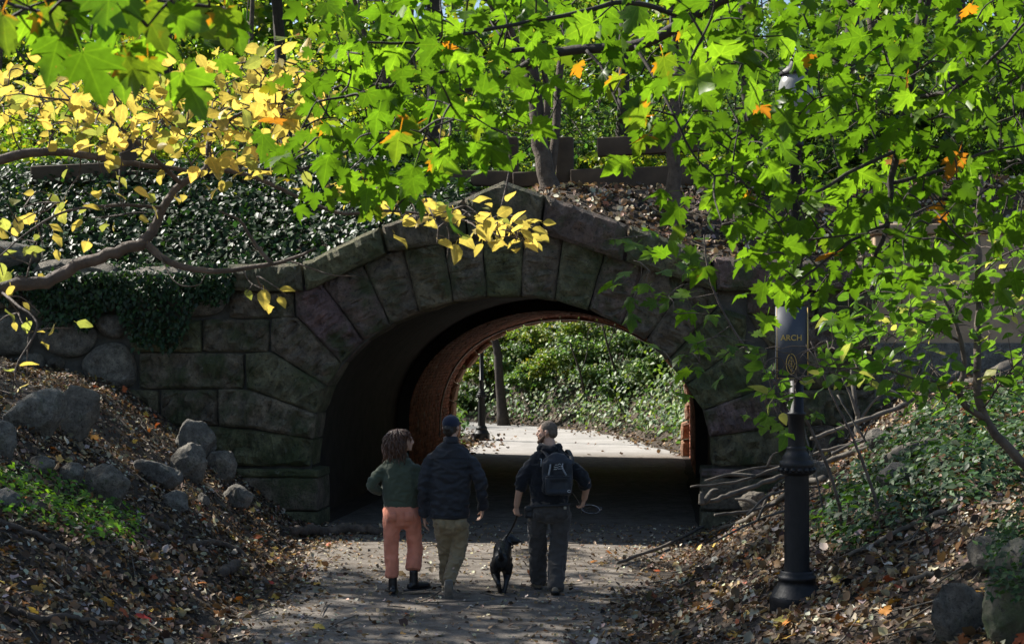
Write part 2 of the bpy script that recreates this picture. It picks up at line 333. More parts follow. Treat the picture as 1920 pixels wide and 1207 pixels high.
# ------------------------------------------------------------ the stone arch bridge
bridge = empty('stone_arch_bridge', BO, -BANG)
tag(bridge, 'low stone arch bridge with rock-faced blocks, gabled coping and a red brick vault', 'bridge')
def stone(name, poly, front, back, mat, parent, inset=.035, rough=.035, cuts=3, rnd=0., seed=None):
    """block of masonry: outline poly [(u,z)] seen from the front, v from front (towards the viewer) to back"""
    bm = bmesh.new(); P = [Vector((p[0], 0, p[1])) for p in poly]
    if sum(P[i].x*P[(i+1) % len(P)].z-P[(i+1) % len(P)].x*P[i].z for i in range(len(P))) < 0: P.reverse()
    seed = random.random()*50 if seed is None else seed
    c = sum(P, Vector())/len(P); P = [c+(p-c)*(1-.012/max((p-c).length, .05)) for p in P]
    if rnd:                                            # rounded field stone: cut the corners
        for _ in range(2): P = [q for i in range(len(P)) for q in (P[i].lerp(P[(i+1) % len(P)], rnd), P[i].lerp(P[(i+1) % len(P)], 1-rnd))]
    else:                                              # worn, slightly uneven outline
        Q_ = []
        for i in range(len(P)):
            a_, b_ = P[i], P[(i+1) % len(P)]; k_ = max(1, int((b_-a_).length/.13)); nn_ = Vector((-(b_-a_).z, 0, (b_-a_).x)).normalized()
            Q_ += [a_.lerp(b_, j/k_)+nn_*(.014*mnoise.noise(Vector((a_.lerp(b_, j/k_).x*9+seed, seed, a_.lerp(b_, j/k_).z*9)))+(.02 if j == 0 else 0)*random.random()) for j in range(k_)]
        P = Q_
    f = bm.faces.new([bm.verts.new((p.x, front+inset*.9, p.z)) for p in P])
    if f.normal.y > 0: f.normal_flip()
    bm.normal_update()
    if f.normal.y > 0: f.normal_flip()
    ring = list(f.verts)
    r = bmesh.ops.extrude_face_region(bm, geom=[f]); fn = [g for g in r['geom'] if isinstance(g, bmesh.types.BMFace)][0]
    # the original face is now the back; move it
    for v in ring: v.co.y = back
    bmesh.ops.inset_region(bm, faces=[fn], thickness=inset, depth=0)
    for v in fn.verts: v.co.y = front
    tri = bmesh.ops.triangulate(bm, faces=[fn])['faces']
    inner = set(tri); es = list({e for q in inner for e in q.edges})
    r = bmesh.ops.subdivide_edges(bm, edges=es, cuts=cuts, use_grid_fill=True)
    edge = {v for v in bm.verts if any(abs(q.normal.y) < .9 for q in v.link_faces)}
    bm.normal_update()
    for v in bm.verts:
        if v.co.y < front+.01:
            n1 = mnoise.fractal(Vector((v.co.x*6+seed, seed*.3, v.co.z*6)), .8, 2.1, 4)
            k = .35 if any(abs(q.normal.y) < .8 for q in v.link_faces) else 1.
            v.co.y -= rough*(n1*1.3+.25)*k
            v.co.x += .012*mnoise.noise(Vector((v.co.z*6, seed, v.co.x*6))); v.co.z += .012*mnoise.noise(Vector((v.co.x*6, seed+9, v.co.z*6)))
    me = bpy.data.meshes.new(name); bm.to_mesh(me); bm.free()
    if rnd: me.polygons.foreach_set('use_smooth', [True]*len(me.polygons))
    return link(name, me, parent, mat)
fz = lambda L, v=0.: [fac(x, y, v) for x, y in L]
VOUS = [[(913,557),(978,557),(983,430),(903,430)], [(978,557),(1040,565),(1058,430),(983,430)], [(1040,565),(1103,583),(1138,458),(1058,430)],
 [(1103,583),(1165,611),(1216,480),(1138,458)], [(1165,611),(1210,640),(1294,518),(1216,480)], [(1210,640),(1250,677),(1345,575),(1340,540),(1294,518)],
 [(1250,677),(1285,722),(1400,640),(1400,590),(1345,575)], [(1285,722),(1317,770),(1428,728),(1440,655),(1400,640)],
 [(1317,770),(1330,818),(1481,797),(1484,728),(1428,728)], [(1330,818),(1334,873),(1520,873),(1520,797),(1481,797)],
 [(851,567),(913,557),(903,430),(832,450)], [(788,586),(851,567),(832,450),(755,462)], [(733,609),(788,586),(755,462),(680,495)],
 [(684,639),(733,609),(680,495),(600,525)], [(642,680),(684,639),(600,525),(553,540),(557,592)], [(616,725),(642,680),(557,592),(508,597),(508,657)],
 [(596,775),(616,725),(508,657),(460,662),(463,728)], [(590,822),(596,775),(463,728),(410,729),(412,797),(480,805)], [(583,873),(590,822),(480,805),(378,798),(420,873)]]
for k, P in enumerate(VOUS): stone('voussoir', fz(P), -.06-.02*(k % 3), .62, M['stone'], bridge, .035, .085, 3)
BLK = [[(430,546),(552,546),(553,596),(430,597)], [(235,598),(380,598),(380,660),(248,660)], [(380,598),(506,598),(506,660),(380,660)], [(262,662),(458,662),(460,728),(262,728)],
 [(300,730),(409,730),(410,797),(302,797)], [(215,730),(298,730),(300,800),(220,800)], [(290,799),(376,799),(418,873),(310,873)],
 [(1400,546),(1530,546),(1530,596),(1400,588)], [(1402,592),(1500,598),(1500,655),(1442,654)], [(1500,598),(1640,598),(1640,660),(1500,660)], [(1530,546),(1640,546),(1640,597),(1530,597)],
 [(1486,662),(1620,662),(1620,728),(1486,728)], [(1620,662),(1760,662),(1760,728),(1620,728)], [(1486,730),(1600,730),(1600,797),(1486,797)], [(1600,730),(1740,730),(1740,797),(1600,797)], [(1522,799),(1650,799),(1650,873),(1522,873)]]
for k, P in enumerate(BLK): stone('block', fz(P), -.05-.02*(k % 2), .5, M['stone'], bridge, .035, .085, 3)
# plinths: a moulded upper edge over a plain block, each a stone of its own
for P in ([(425,878),(601,878),(603,893),(425,893)], [(425,894),(600,894),(602,955),(425,955)], [(470,957),(602,957),(604,1000),(470,1000)],
          [(1312,878),(1500,878),(1500,893),(1312,893)], [(1313,894),(1500,894),(1500,955),(1313,955)], [(1312,957),(1500,957),(1500,1000),(1312,1000)]):
    stone('plinth_stone', fz(P), -.16, .66, M['stone'], bridge, .03, .025, 2)
COPE = [[(425,495),(563,492),(570,546),(425,545)], [(565,491),(584,484),(711,424),(724,474),(573,546)], [(713,423),(868,372),(876,449),(726,473)],
 [(870,371),(945,337),(1021,365),(1012,437),(946,440),(878,449)], [(1023,366),(1177,420),(1170,490),(1014,437)], [(1179,421),(1306,466),(1332,480),(1342,545),(1173,491)],
 [(1334,480),(1480,486),(1480,545),(1344,545)], [(1482,487),(1640,490),(1640,545),(1482,545)]]
for P in COPE: stone('coping_stone', fz(P, -.2), -.24, .55, M['stone'], bridge, .05, .06, 2)
# wall of big field stones carrying on to the left
wall = empty('boulder_wall', BO, -BANG); tag(wall, 'retaining wall of big rounded field stones left of the arch', 'wall')
BW = [[(-60,590),(20,585),(60,610),(62,655),(30,668),(-60,668)], [(70,610),(120,598),(185,612),(180,650),(150,672),(105,668),(75,645)], [(175,592),(228,586),(236,610),(232,634),(205,636),(183,618)],
 [(145,690),(175,650),(215,638),(245,650),(258,690),(255,728),(190,727)], [(60,545),(130,540),(158,560),(150,590),(90,600),(50,590)], [(160,545),(232,540),(236,582),(180,586),(160,575)],
 [(250,550),(305,545),(308,588),(255,592)], [(312,545),(420,540),(426,592),(320,594)], [(88,672),(120,666),(122,692),(95,694)], [(-80,520),(40,510),(50,560),(20,580),(-80,585)], [(240,500),(330,498),(420,500),(422,538),(250,542)],
 [(60,490),(150,482),(235,500),(232,538),(60,538)], [(-80,450),(50,450),(55,505),(-80,515)], [(20,672),(80,655),(85,690),(70,720),(10,710)]]
for P in BW: stone('field_stone', fz(P), -.14, .5, M['boulder'], wall, .09, .05, 3, rnd=.27)
# mortar core behind the stones, with the arch cut out
AC = (fac(588, 840)[0]+fac(1331, 840)[0])/2; AA = (fac(1331, 840)[0]-fac(588, 840)[0])/2; AZ = 1.13; AB = fac(945, 556)[1]-AZ
def prof(off=0., n=40):
    a, b_ = AA+off, AB+off; L = [(AC-a, -.05), (AC-a, AZ*.5)]
    for k in range(n+1):
        th = math.pi*(1-k/n); L.append((AC+a*math.cos(th), AZ+b_*math.sin(th)))
    return L+[(AC+a, AZ*.5), (AC+a, -.05)]
def core():
    inn = prof(.03); out = []
    for (u, z) in inn:
        th = math.atan2(z-.9, u-AC); k = 1e9; c, s = math.cos(th), math.sin(th)
        k = min([x for x in ((9.5/abs(c) if abs(c) > 1e-6 else 1e9), ((3.0 if True else 0)/s if s > .02 else 1e9))])
        zt = .9+k*s; uu = AC+k*c
        top = np.interp(uu, [-9.5, -4.2, -2.9, 0, 2.6, 9.5], [3.25, 3.5, 3.5, 4.4, 3.6, 3.6])
        out.append((uu, max(min(zt, top), -.05) if z > .2 else -.05))
    V = [(u, .04, z) for u, z in inn]+[(u, .04, z) for u, z in out]; n = len(inn)
    Q = [[i, i+1, n+i+1, n+i] for i in range(n-1)]
    return np_mesh('core', np.array(V), np.array(Q))
link('mortar_core', core(), bridge, M['mortar'])
def barrel(name, v0, v1, off, mat, n=40, uvs=True):
    L = prof(off, n); s = np.concatenate([[0], np.cumsum([math.dist(L[i], L[i+1]) for i in range(len(L)-1)])]); vv = np.arange(v0, v1+.01, (v1-v0)/max(1, round((v1-v0)/.6)))
    V = np.array([(u, v, z) for v in vv for u, z in L]); m_ = len(L); i = np.arange(len(V)).reshape(len(vv), m_)
    Q = np.stack([i[:-1, :-1], i[:-1, 1:], i[1:, 1:], i[1:, :-1]], -1).reshape(-1, 4); me = np_mesh(name, V, Q, sm=True)
    uvl = me.uv_layers.new(name='uv'); li = np.empty(len(me.loops), np.int32); me.loops.foreach_get('vertex_index', li)
    uvv = np.stack([V[li, 1], s[li % m_]], -1); uvl.data.foreach_set('uv', uvv.astype(np.float32).ravel()); return link(name, me, bridge, mat)
VB = 8.5
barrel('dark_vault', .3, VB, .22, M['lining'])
bv_ = barrel('brick_vault', VB, TLEN-.3, .03, M['brickmortar'])
# the bricks themselves: stretchers along the tunnel, the nearest ones single, the rest joined
L_ = prof(.03, 160); sL = np.concatenate([[0], np.cumsum([math.dist(L_[i], L_[i+1]) for i in range(len(L_)-1)])]); Lu, Lz = np.array(L_).T
rg = np.random.default_rng(61); rows = int(sL[-1]/.078); slots = []
for k in range(rows):
    s_ = (k+.5)*.078; u_, z_ = np.interp(s_, sL, Lu), np.interp(s_, sL, Lz); a_, b_ = np.interp(s_+.03, sL, Lu)-np.interp(s_-.03, sL, Lu), np.interp(s_+.03, sL, Lz)-np.interp(s_-.03, sL, Lz); an_ = math.atan2(b_, a_)
    for j in range(int((TLEN-.45-VB)/.216)):
        if rg.random() < .006: continue                  # a few bricks are gone
        slots.append((VB+.11+j*.216+(.108 if k % 2 else 0), u_, z_, an_, rg.uniform(-.006, .006)))
def brick_mesh():
    mb = MB(); mb.box((0, 0, 0), (.033, .102, .03)); return mb.mesh('brick', False)
bmesh_ = brick_mesh(); bmesh_.materials.append(M['brick']); tv_ = np.array([v.co for v in bmesh_.vertices]); tf_ = np.array([list(p_.vertices) for p_ in bmesh_.polygons])
def vis_key(q): return (q[0] if q[1] < AC+.6 and q[2] > .9 else q[0]+20)
slots.sort(key=vis_key)
for (v_, u_, z_, an_, dp) in slots[:300]:
    o = bpy.data.objects.new('brick', bmesh_); COL.objects.link(o); o.parent = bv_; o.location = (u_+math.sin(an_)*dp, v_, z_-math.cos(an_)*dp); o.rotation_euler = (0, -an_, 0)
sl_ = np.array(slots[300:]); ca, sa = np.cos(sl_[:, 3]), np.sin(sl_[:, 3]); Z0 = np.zeros_like(ca); O1 = np.ones_like(ca)
rot_ = np.stack([np.stack([ca, Z0, -sa], -1), np.stack([Z0, O1, Z0], -1), np.stack([sa, Z0, ca], -1)], -2)
scatter('brickwork', tv_, tf_, np.stack([sl_[:, 1]+sa*sl_[:, 4], sl_[:, 0], sl_[:, 2]-ca*sl_[:, 4]], -1), rot_, np.ones(len(sl_)), np.clip(rg.uniform(.55, 1.25, (len(sl_), 1))*np.array([[.36, .125, .07]]), .02, .6), M['brick_t'], bv_)
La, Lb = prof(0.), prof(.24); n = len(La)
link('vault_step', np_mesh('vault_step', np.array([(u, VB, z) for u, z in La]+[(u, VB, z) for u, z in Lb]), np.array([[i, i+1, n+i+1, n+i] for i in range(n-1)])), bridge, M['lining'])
# far ring of stones round the exit, ragged where the blocks stand proud
def ringpt(t, off):
    L = prof(off, 60); s = np.concatenate([[0], np.cumsum([math.dist(L[i], L[i+1]) for i in range(len(L)-1)])]); s /= s[-1]
    return (np.interp(t, s, [p[0] for p in L]), np.interp(t, s, [p[1] for p in L]))
for k in range(23):
    t0, t1 = k/23, (k+1)/23; o1 = -.05-.09*random.random(); tm = (t0+t1)/2
    if k in (0, 1, 21, 22): o1 = -.2
    P = [ringpt(t0+.002, o1), ringpt(tm, o1-.02), ringpt(t1-.002, o1), ringpt(t1, .7), ringpt(t0, .7)]
    stone('far_voussoir', P, TLEN-.45, TLEN+.15, M['farstone'], bridge, .05, .03, 2)
link('far_wall', np_mesh('far_wall', np.array([(-12, TLEN, -.1), (-3.0, TLEN, -.1), (-3.0, TLEN, 4.2), (-12, TLEN, 4.2), (3.0, TLEN, -.1), (12, TLEN, -.1), (12, TLEN, 4.2), (3.0, TLEN, 4.2), (-3, TLEN, 3.3), (3, TLEN, 3.3)]),
     np.array([[0, 1, 2, 3], [4, 5, 6, 7], [8, 9, 7, 2]])), bridge, M['stone'])
cp = [(u, VB+3.9+.3*math.sin(k*.4), z-.03) for k, (u, z) in enumerate(prof(-.06)[1:34])]
MB().tube(catmull(cp, 2), .022, 6).build('conduit', M['conduit'], bridge)
# stucco wing wall on the right, above the bank
ww = empty('rendered_wall', BO, -BANG); tag(ww, 'plain grey-brown rendered wall above the bank right of the arch', 'wall')
u0, z0 = fac(1640, 670); u1 = 11.5
def slab(name, u0, u1, v0, v1, z0, z1, mat, par, n=20):
    mb = MB(); mb.box(((u0+u1)/2, (v0+v1)/2, (z0+z1)/2), ((u1-u0)/2, (v1-v0)/2, (z1-z0)/2)); o = mb.build(name, mat, par, False)
    bv = o.modifiers.new('bevel', 'BEVEL'); bv.width = .025; bv.segments = 2; return o
slab('wall_face', u0, u1, -.02, .4, .8, 4.05, M['stucco'], ww); slab('base_course', u0-.02, u1, -.10, .38, .7, fac(1800, 636)[1]-.05, M['boulder'], ww); slab('cap', u0-.05, u1+.05, -.09, .45, 4.055, 4.2, M['stucco'], ww)
# ------------------------------------------------------------ people and dog
def remesh(name, mb, vox, mat, parent, it=4, wr=0., ws=14., fold=(1, 1, 1), seed=0., sm=True):
    """merge overlapping closed shapes of mb into one skin, then smooth and wrinkle it"""
    me = mb.mesh(name); o = bpy.data.objects.new(name, me); COL.objects.link(o)
    r = o.modifiers.new('r', 'REMESH'); r.mode = 'VOXEL'; r.voxel_size = vox; r.use_smooth_shade = True
    if it:
        s = o.modifiers.new('s', 'SMOOTH'); s.factor = .5; s.iterations = it
    dg = bpy.context.evaluated_depsgraph_get(); dg.update()
    out = bpy.data.meshes.new_from_object(o.evaluated_get(dg)); bpy.data.objects.remove(o); bpy.data.meshes.remove(me); out.name = name
    if wr:
        n = len(out.vertices); co = np.empty(n*3, np.float32); nr = np.empty(n*3, np.float32); out.vertices.foreach_get('co', co); out.vertices.foreach_get('normal', nr)
        co = co.reshape(-1, 3); nr = nr.reshape(-1, 3); q = co*np.array(fold)*ws+seed
        d = np.array([mnoise.fractal(Vector(p), 1., 2., 2) for p in q]); d = np.abs(d)*-1.4+.3
        co += nr*(d*wr)[:, None]; out.vertices.foreach_set('co', co.ravel()); out.update()
    out.materials.clear(); out.materials.append(mat); out.polygons.foreach_set('use_smooth', np.ones(len(out.polygons), bool))
    return link(name, out, parent)
def rotz(a): return np.array([[math.cos(a), -math.sin(a), 0], [math.sin(a), math.cos(a), 0], [0, 0, 1]])
def hand(mb, wrist, d, palm, curl=.5, right=False, length=.18):
    """palm with four bent fingers of unequal length and a thumb leaving the side of the palm"""
    d = unit(np.asarray(d, float)); n = np.asarray(palm, float); n = unit(n-(n@d)*d); s = np.cross(d, n)*(1 if right else -1)   # s points to the thumb side
    w = np.asarray(wrist, float); L = length; k0 = w+d*L*.48
    mb.tube([w, w+d*L*.2, k0-d*.01, k0+d*.006], [.024, .034, .041, .036], 10, [.019, .017, .015, .011], up=s)
    for j, (off, ln, r) in enumerate(((.03, .43, .0085), (.0105, .48, .009), (-.0095, .45, .0087), (-.029, .35, .0078))):
        p = k0+s*off-d*.012; a = 0; P = [p]
        for q, f in enumerate((.42, .32, .26)):
            a += curl*(.75, .9, .6)[q]; P.append(P[-1]+(d*math.cos(a)+n*math.sin(a))*L*ln*f+s*off*.06)
        mb.tube(catmull(P, 3), np.linspace(r, r*.75, 10), 7)
    p = w+d*L*.16+s*.022; t = unit(s*.75+d*.75+n*.25); P = [p, p+t*L*.2, p+t*L*.2+unit(s*.25+d+n*(.3+curl*.5))*L*.17, p+t*L*.2+unit(s*.05+d+n*(.4+curl*.8))*L*.30]
    mb.tube(catmull(P, 3), np.linspace(.0115, .0085, 10), 7)
def head(mb, c, yaw, pitch=0., k=1.):
    """skull, jaw, brow, nose, lips, chin and ears; yaw 0 faces +y, positive turns left"""
    Rm = rotz(yaw)@np.array([[1, 0, 0], [0, math.cos(pitch), -math.sin(pitch)], [0, math.sin(pitch), math.cos(pitch)]]); c = np.asarray(c, float)
    def T(x, y, z): return c+Rm@(np.array([x, y, z])*k)
    T.R = Rm
    mb.ball(T(0, -.012, .03), np.array([.074, .094, .088])*k, 16, 12, Rm); mb.ball(T(0, .028, -.02), np.array([.062, .062, .085])*k, 14, 10, Rm)
    mb.ball(T(0, .045, -.068), np.array([.042, .042, .036])*k, 12, 8, Rm); mb.ball(T(0, .077, -.088), np.array([.02, .018, .017])*k, 10, 8, Rm)
    mb.tube([T(-.04, .072, .022), T(0, .085, .026), T(.04, .072, .022)], .014*k, 8)
    mb.tube([T(0, .086, .018), T(0, .104, -.012), T(0, .112, -.026)], [.009*k, .012*k, .013*k], 8); mb.ball(T(0, .098, -.03), np.array([.019, .014, .01])*k, 10, 6, Rm)
    mb.ball(T(0, .088, -.052), np.array([.024, .013, .007])*k, 10, 6, Rm); mb.ball(T(0, .087, -.064), np.array([.021, .012, .008])*k, 10, 6, Rm)
    for s in (-1, 1):
        mb.ball(T(s*.04, .062, -.018), np.array([.02, .02, .022])*k, 10, 6, Rm)
        mb.tube([T(s*.073, -.004, .022), T(s*.083, -.016, .018), T(s*.086, -.02, 0), T(s*.08, -.012, -.018), T(s*.072, -.002, -.026)], [.007*k, .010*k, .011*k, .009*k, .006*k], 7, up=Rm@np.array([1, 0, 0]))
    return T
def eyes(T, par):
    for s in (-1, 1):
        e = MB().ball(T(s*.031, .076, .004), .0105, 10, 8).build('eye', M['eye'], par)
def cloth(name, col, rough=.9, var=.18, bs=220., bd=.0015, sheen=.2):
    m, t, b, o = mat_new(name); n = noise_n(t, 5, 5); r = ramp(t, n.outputs[0], [(.3, tuple(c*(1-var) for c in col)), (.7, tuple(c*(1+var) for c in col))])
    t.links.new(r.outputs[0], b.inputs['Base Color']); b.inputs['Roughness'].default_value = rough; b.inputs['Sheen Weight'].default_value = sheen; b.inputs['Specular IOR Level'].default_value = .25
    bump(t, b, noise_n(t, bs, 3).outputs[0], bd); return m
M['skin'] = plain('skin', (.52, .31, .22), .55, .12, 9, .001); M['skin'].node_tree.nodes['Principled BSDF'].inputs['Subsurface Weight'].default_value = .0
M['eye'] = plain('eye', (.05, .035, .03), .2, .1)
M['hair_curly'] = plain('dark_brown_curls', (.085, .036, .018), .4, .5, 30, .002, 0, .6); M['hair_dark'] = plain('dark_hair', (.02, .014, .01), .5, .4, 60, .003)
M['hair_short'] = plain('short_brown_hair', (.11, .08, .058), .7, .4, 90, .004); M['beard'] = plain('brown_beard', (.11, .06, .035), .8, .4, 90, .004)
M['sweater'] = cloth('olive_green_sweatshirt', (.055, .068, .045)); M['salmon'] = cloth('salmon_cotton', (.62, .22, .135)); M['boot'] = plain('black_leather', (.012, .012, .013), .35, .3, 20, .001)
M['jacket'] = cloth('navy_quilted_nylon', (.018, .019, .024), .6, .25, 60, .003, .1); M['khaki'] = cloth('khaki_twill', (.24, .18, .10)); M['tanshoe'] = plain('tan_suede', (.20, .16, .11), .8, .25, 20, .001); M['sole'] = plain('rubber_sole', (.16, .15, .13), .8, .3, 20, .002)
M['hoodie'] = cloth('black_sweatshirt', (.011, .012, .016)); M['charcoal'] = cloth('charcoal_canvas', (.062, .055, .050)); M['cap'] = cloth('navy_cap', (.012, .018, .04), .8); M['pack'] = cloth('charcoal_nylon', (.022, .025, .032), .55, .25, 120, .001, .1)
M['print'] = plain('white_print', (.55, .58, .6), .7, .1); M['tagcol'] = plain('beige_patch', (.35, .32, .26), .8, .1); M['strap'] = plain('black_webbing', (.014, .015, .018), .6, .3, 60)
M['dogfur'] = plain('black_fur', (.009, .009, .010), .38, .3, 60, .002, 0, .5); M['metal'] = plain('bright_metal', (.6, .6, .6), .3, .1, 5, 0, 1.); M['grey'] = plain('grey_webbing', (.22, .23, .25), .6, .2)
SC = 185.
def mapper(xc, base):
    return lambda px, py, y=0.: np.array([(px-xc)/SC, y, (base-py)/SC])
def place(xc, base):
    p = floor_at(xc, base); return (p.x, p.y, .012)
def shoe(mb, ank, dirv, L=.25, h=.07, w=.045, pitch=0.):
    """foot from the ankle along dirv; pitch > 0 lifts the heel"""
    d = unit(np.asarray(dirv, float)); z = np.array([0, 0, 1.]); a = np.asarray(ank, float); s = np.cross(d, z)
    f = d*math.cos(pitch)-z*math.sin(pitch); n = z*math.cos(pitch)+d*math.sin(pitch)
    heel = a-n*(h-.03)-f*.055; P = [heel-f*.01, heel+f*.06, heel+f*L*.5, heel+f*L*.78, heel+f*L]
    mb.tube(P, [w*.75, w*.8, w*.85, w, w*.55], 12, [.032, .042, .036, .03, .02], up=s)
    mb.tube([a+n*.06, a, a-n*.03], [.046, .046, .05], 12)
    return heel, f, n, s
def sole(name, heel, f, n, s, L, w, mat, par):
    mb = MB(); P = [heel-f*.05-n*.035, heel+f*.06-n*.036, heel+f*L*.5-n*.034, heel+f*L*.8-n*.032, heel+f*(L+.012)-n*.026]
    mb.tube(P, [w*.75, w*.88, w*.86, w*1.06, w*.6], 12, .012, up=s); return mb.build(name, mat, par)

# ---- woman in green sweatshirt and salmon trousers
xc, bs = 755, 1114; p = mapper(xc, bs); wo = empty('person', place(xc, bs)); tag(wo, 'person with curly dark hair in green sweatshirt and salmon trousers walking away', 'person', 'people walking to the arch')
bd = MB(); hc = p(755, 827, .02); Th = head(bd, hc, R(-78), k=.98)
bd.tube([p(752, 868, 0), p(752, 853, .005), p(753, 838, .012)], [.06, .052, .05], 10)
bd.tube([p(752, 960), p(752, 930), p(752, 890), p(752, 868)], [.15, .13, .15, .10], 14, [.1, .09, .1, .07], up=(1, 0, 0))
LA = [p(714, 874), p(697, 909, -.05), p(716, 926, .10)]; RA = [p(785, 873), p(789, 912, -.04), p(782, 938, .12)]
for A in (LA, RA): bd.tube(catmull([A[0]-np.array([0, 0, .075]), A[1], A[2]], 5), np.linspace(.035, .026, 11), 10)
hand(bd, LA[2], (.75, .6, -.25), (0, .4, -1), .5, False); hand(bd, RA[2], (-.1, .8, -.5), (-1, .2, 0), .6, True)
LL = [p(737, 958, 0), p(735, 1022, .02), p(737, 1088, -.04)]; RL = [p(770, 958, 0), p(777, 1018, .06), p(776, 1078, -.02)]
for A in (LL, RL): bd.tube(catmull(A, 5), np.linspace(.08, .03, 11), 10)
for f_, dv in ((LL[2], (-.05, 1, 0)), (RL[2], (.85, .5, 0))): bd.tube([f_, f_-np.array([0, 0, .05]), f_+np.array(dv)*.05-np.array([0, 0, .08])], [.032, .03, .02], 8)
remesh('body', bd, .007, M['skin'], wo, 2); eyes(Th, wo)
g = MB(); g.tube(catmull([p(752, 944), p(752, 925), p(751, 895), p(750, 873), p(752, 860), p(753, 854)], 4), np.interp(np.linspace(0, 5, 21), range(6), [.180, .192, .195, .185, .105, .066]), 20, np.interp(np.linspace(0, 5, 21), range(6), [.118, .13, .135, .11, .08, .062]), up=(1, 0, 0))
g.tube(catmull([p(727, 878), p(712, 888, -.01), LA[1], LA[2]+np.array([-.02, -.02, 0])], 5), np.interp(np.linspace(0, 3, 16), range(4), [.058, .063, .056, .047]), 12)
g.tube(catmull([p(776, 878), p(787, 890, -.01), RA[1], RA[2]], 5), np.interp(np.linspace(0, 3, 16), range(4), [.058, .06, .055, .046]), 12)
sw = remesh('sweatshirt', g, .011, M['sweater'], wo, 10, .018, 9, (1, 1, 1.6), 3)
MB().tube([p(752, 953), p(752, 949), p(752, 940), p(752, 937)], [.172, .178, .178, .17], 24, [.112, .117, .117, .11], up=(1, 0, 0)).build('waistband', M['sweater'], sw)
MB().tube([p(753, 857), p(753, 853), p(753, 850)], [.068, .066, .062], 16, [.064, .062, .058], up=(1, 0, 0)).build('collar', M['sweater'], sw)
g = MB(); g.tube(catmull([p(752, 945), p(752, 958), p(752, 972), p(752, 985)], 4), np.interp(np.linspace(0, 3, 13), range(4), [.168, .188, .193, .16]), 20, np.interp(np.linspace(0, 3, 13), range(4), [.105, .125, .132, .10]), up=(1, 0, 0))
for x_ in (736, 769): g.ball(p(x_, 966, -.035), (.092, .10, .10), 14, 10)
g.tube(catmull([p(735, 965), p(734, 1000, .005), p(734, 1040, .01), p(735, 1083, -.04)], 5), np.interp(np.linspace(0, 3, 16), range(4), [.098, .085, .075, .068]), 14)
g.tube(catmull([p(771, 965), p(775, 1000, .03), p(778, 1030, .05), p(775, 1069, -.02)], 5), np.interp(np.linspace(0, 3, 16), range(4), [.098, .084, .078, .082]), 14)
tr = remesh('trousers', g, .010, M['salmon'], wo, 8, .017, 10, (1, 1, .7), 8)
for x_ in (737, 768):
    q = p(x_, 967, -.136); MB().box(q, (.042, .003, .045)).build('back_pocket', M['salmon'], tr, False)
for ank, dv in ((p(737, 1100, -.04), (-.05, 1, 0)), (p(776, 1092, -.02), (.85, .5, 0))):
    g = MB(); hl, f_, n_, s_ = shoe(g, ank, dv, .235); g.tube([ank+np.array([0, 0, .12]), ank+np.array([0, 0, .05]), ank], [.046, .044, .046], 12); bt = remesh('boot', g, .008, M['boot'], wo, 3); sole('boot_sole', hl, f_, n_, s_, .235, .05, M['boot'], bt)
# curls: a soft core and many coiled strands
g = MB(); rr = random.Random(4); Tm = Th
g.ball(Tm(0, -.035, .045), (.083, .084, .075), 14, 10, Tm.R); g.ball(Tm(0, -.06, -.04), (.08, .06, .11), 14, 10, Tm.R); g.ball(Tm(.04, -.08, -.11), (.065, .065, .09), 12, 8, Tm.R); g.ball(Tm(-.04, -.07, -.11), (.06, .06, .08), 12, 8, Tm.R)
core_ = remesh('hair', g, .009, M['hair_curly'], wo, 3, .02, 28, (1, 1, .6), 1)
g = MB()
for k in range(430):
    th = rr.uniform(.5, 2*math.pi-.5); el = rr.uniform(-.2, 1.2); a0 = np.array([math.sin(th)*.085*math.cos(el), math.cos(th)*.09*math.cos(el)-.03, .05+.075*math.sin(el)])
    if a0[1] > .045 and a0[2] < .09: continue
    L = rr.uniform(.12, .30) if a0[1] < .015 else rr.uniform(.03, .06); out = np.array([math.sin(th), math.cos(th)-.45, 0])*rr.uniform(.02, .07); ph = rr.uniform(0, 6); rc = rr.uniform(.008, .014); P = []
    for q in range(15):
        tq = q/14; P.append(Tm(*(a0+out*math.sin(min(1, tq*1.6)*1.57)+np.array([math.cos(ph+tq*L*75)*rc, math.sin(ph+tq*L*75)*rc, -L*tq**1.2+.02*math.sin(tq*3.1)]))))
    g.tube(P, np.linspace(.0055, .003, 15), 5)
g.build('curls', M['hair_curly'], core_)
# ---- person in navy jacket and cap
xc, bs = 845, 1117; p = mapper(xc, bs); m2 = empty('person', place(xc, bs)); tag(m2, 'person in navy cap, dark quilted jacket and khaki trousers in mid-stride', 'person', 'people walking to the arch')
bd = MB(); hc = p(846, 806, .03); Th = head(bd, hc, R(-22))
bd.tube([p(845, 845, 0), p(845, 828, .01), p(846, 818, .02)], [.066, .058, .054], 10)
bd.tube([p(843, 985), p(843, 940), p(845, 880), p(845, 845)], [.15, .14, .17, .11], 14, [.1, .1, .11, .08], up=(1, 0, 0))
LA = [p(808, 850), p(796, 912, -.03), p(795, 972, .03)]; RA = [p(882, 850), p(901, 905, -.04), p(905, 957, .06)]
for A in (LA, RA): bd.tube(catmull([A[0]-np.array([0, 0, .10]), A[1], A[2]], 5), np.linspace(.04, .029, 11), 10)
hand(bd, LA[2], (.08, .2, -1), (1, .1, 0), .35, False); hand(bd, RA[2], (-.15, .35, -1), (-1, 0, -.1), .45, True)
LL = [p(830, 982, 0), p(832, 1015, .06), p(835, 1045, .13), p(834, 1096, .22)]; RL = [p(861, 982, 0), p(862, 1012, .03), p(858, 1040, .03), p(849, 1066, -.10), p(843, 1090, -.22)]
for A in (LL, RL): bd.tube(catmull(A, 5), np.linspace(.075, .034, len(A)*5-4), 10)
remesh('body', bd, .007, M['skin'], m2, 2); eyes(Th, m2)
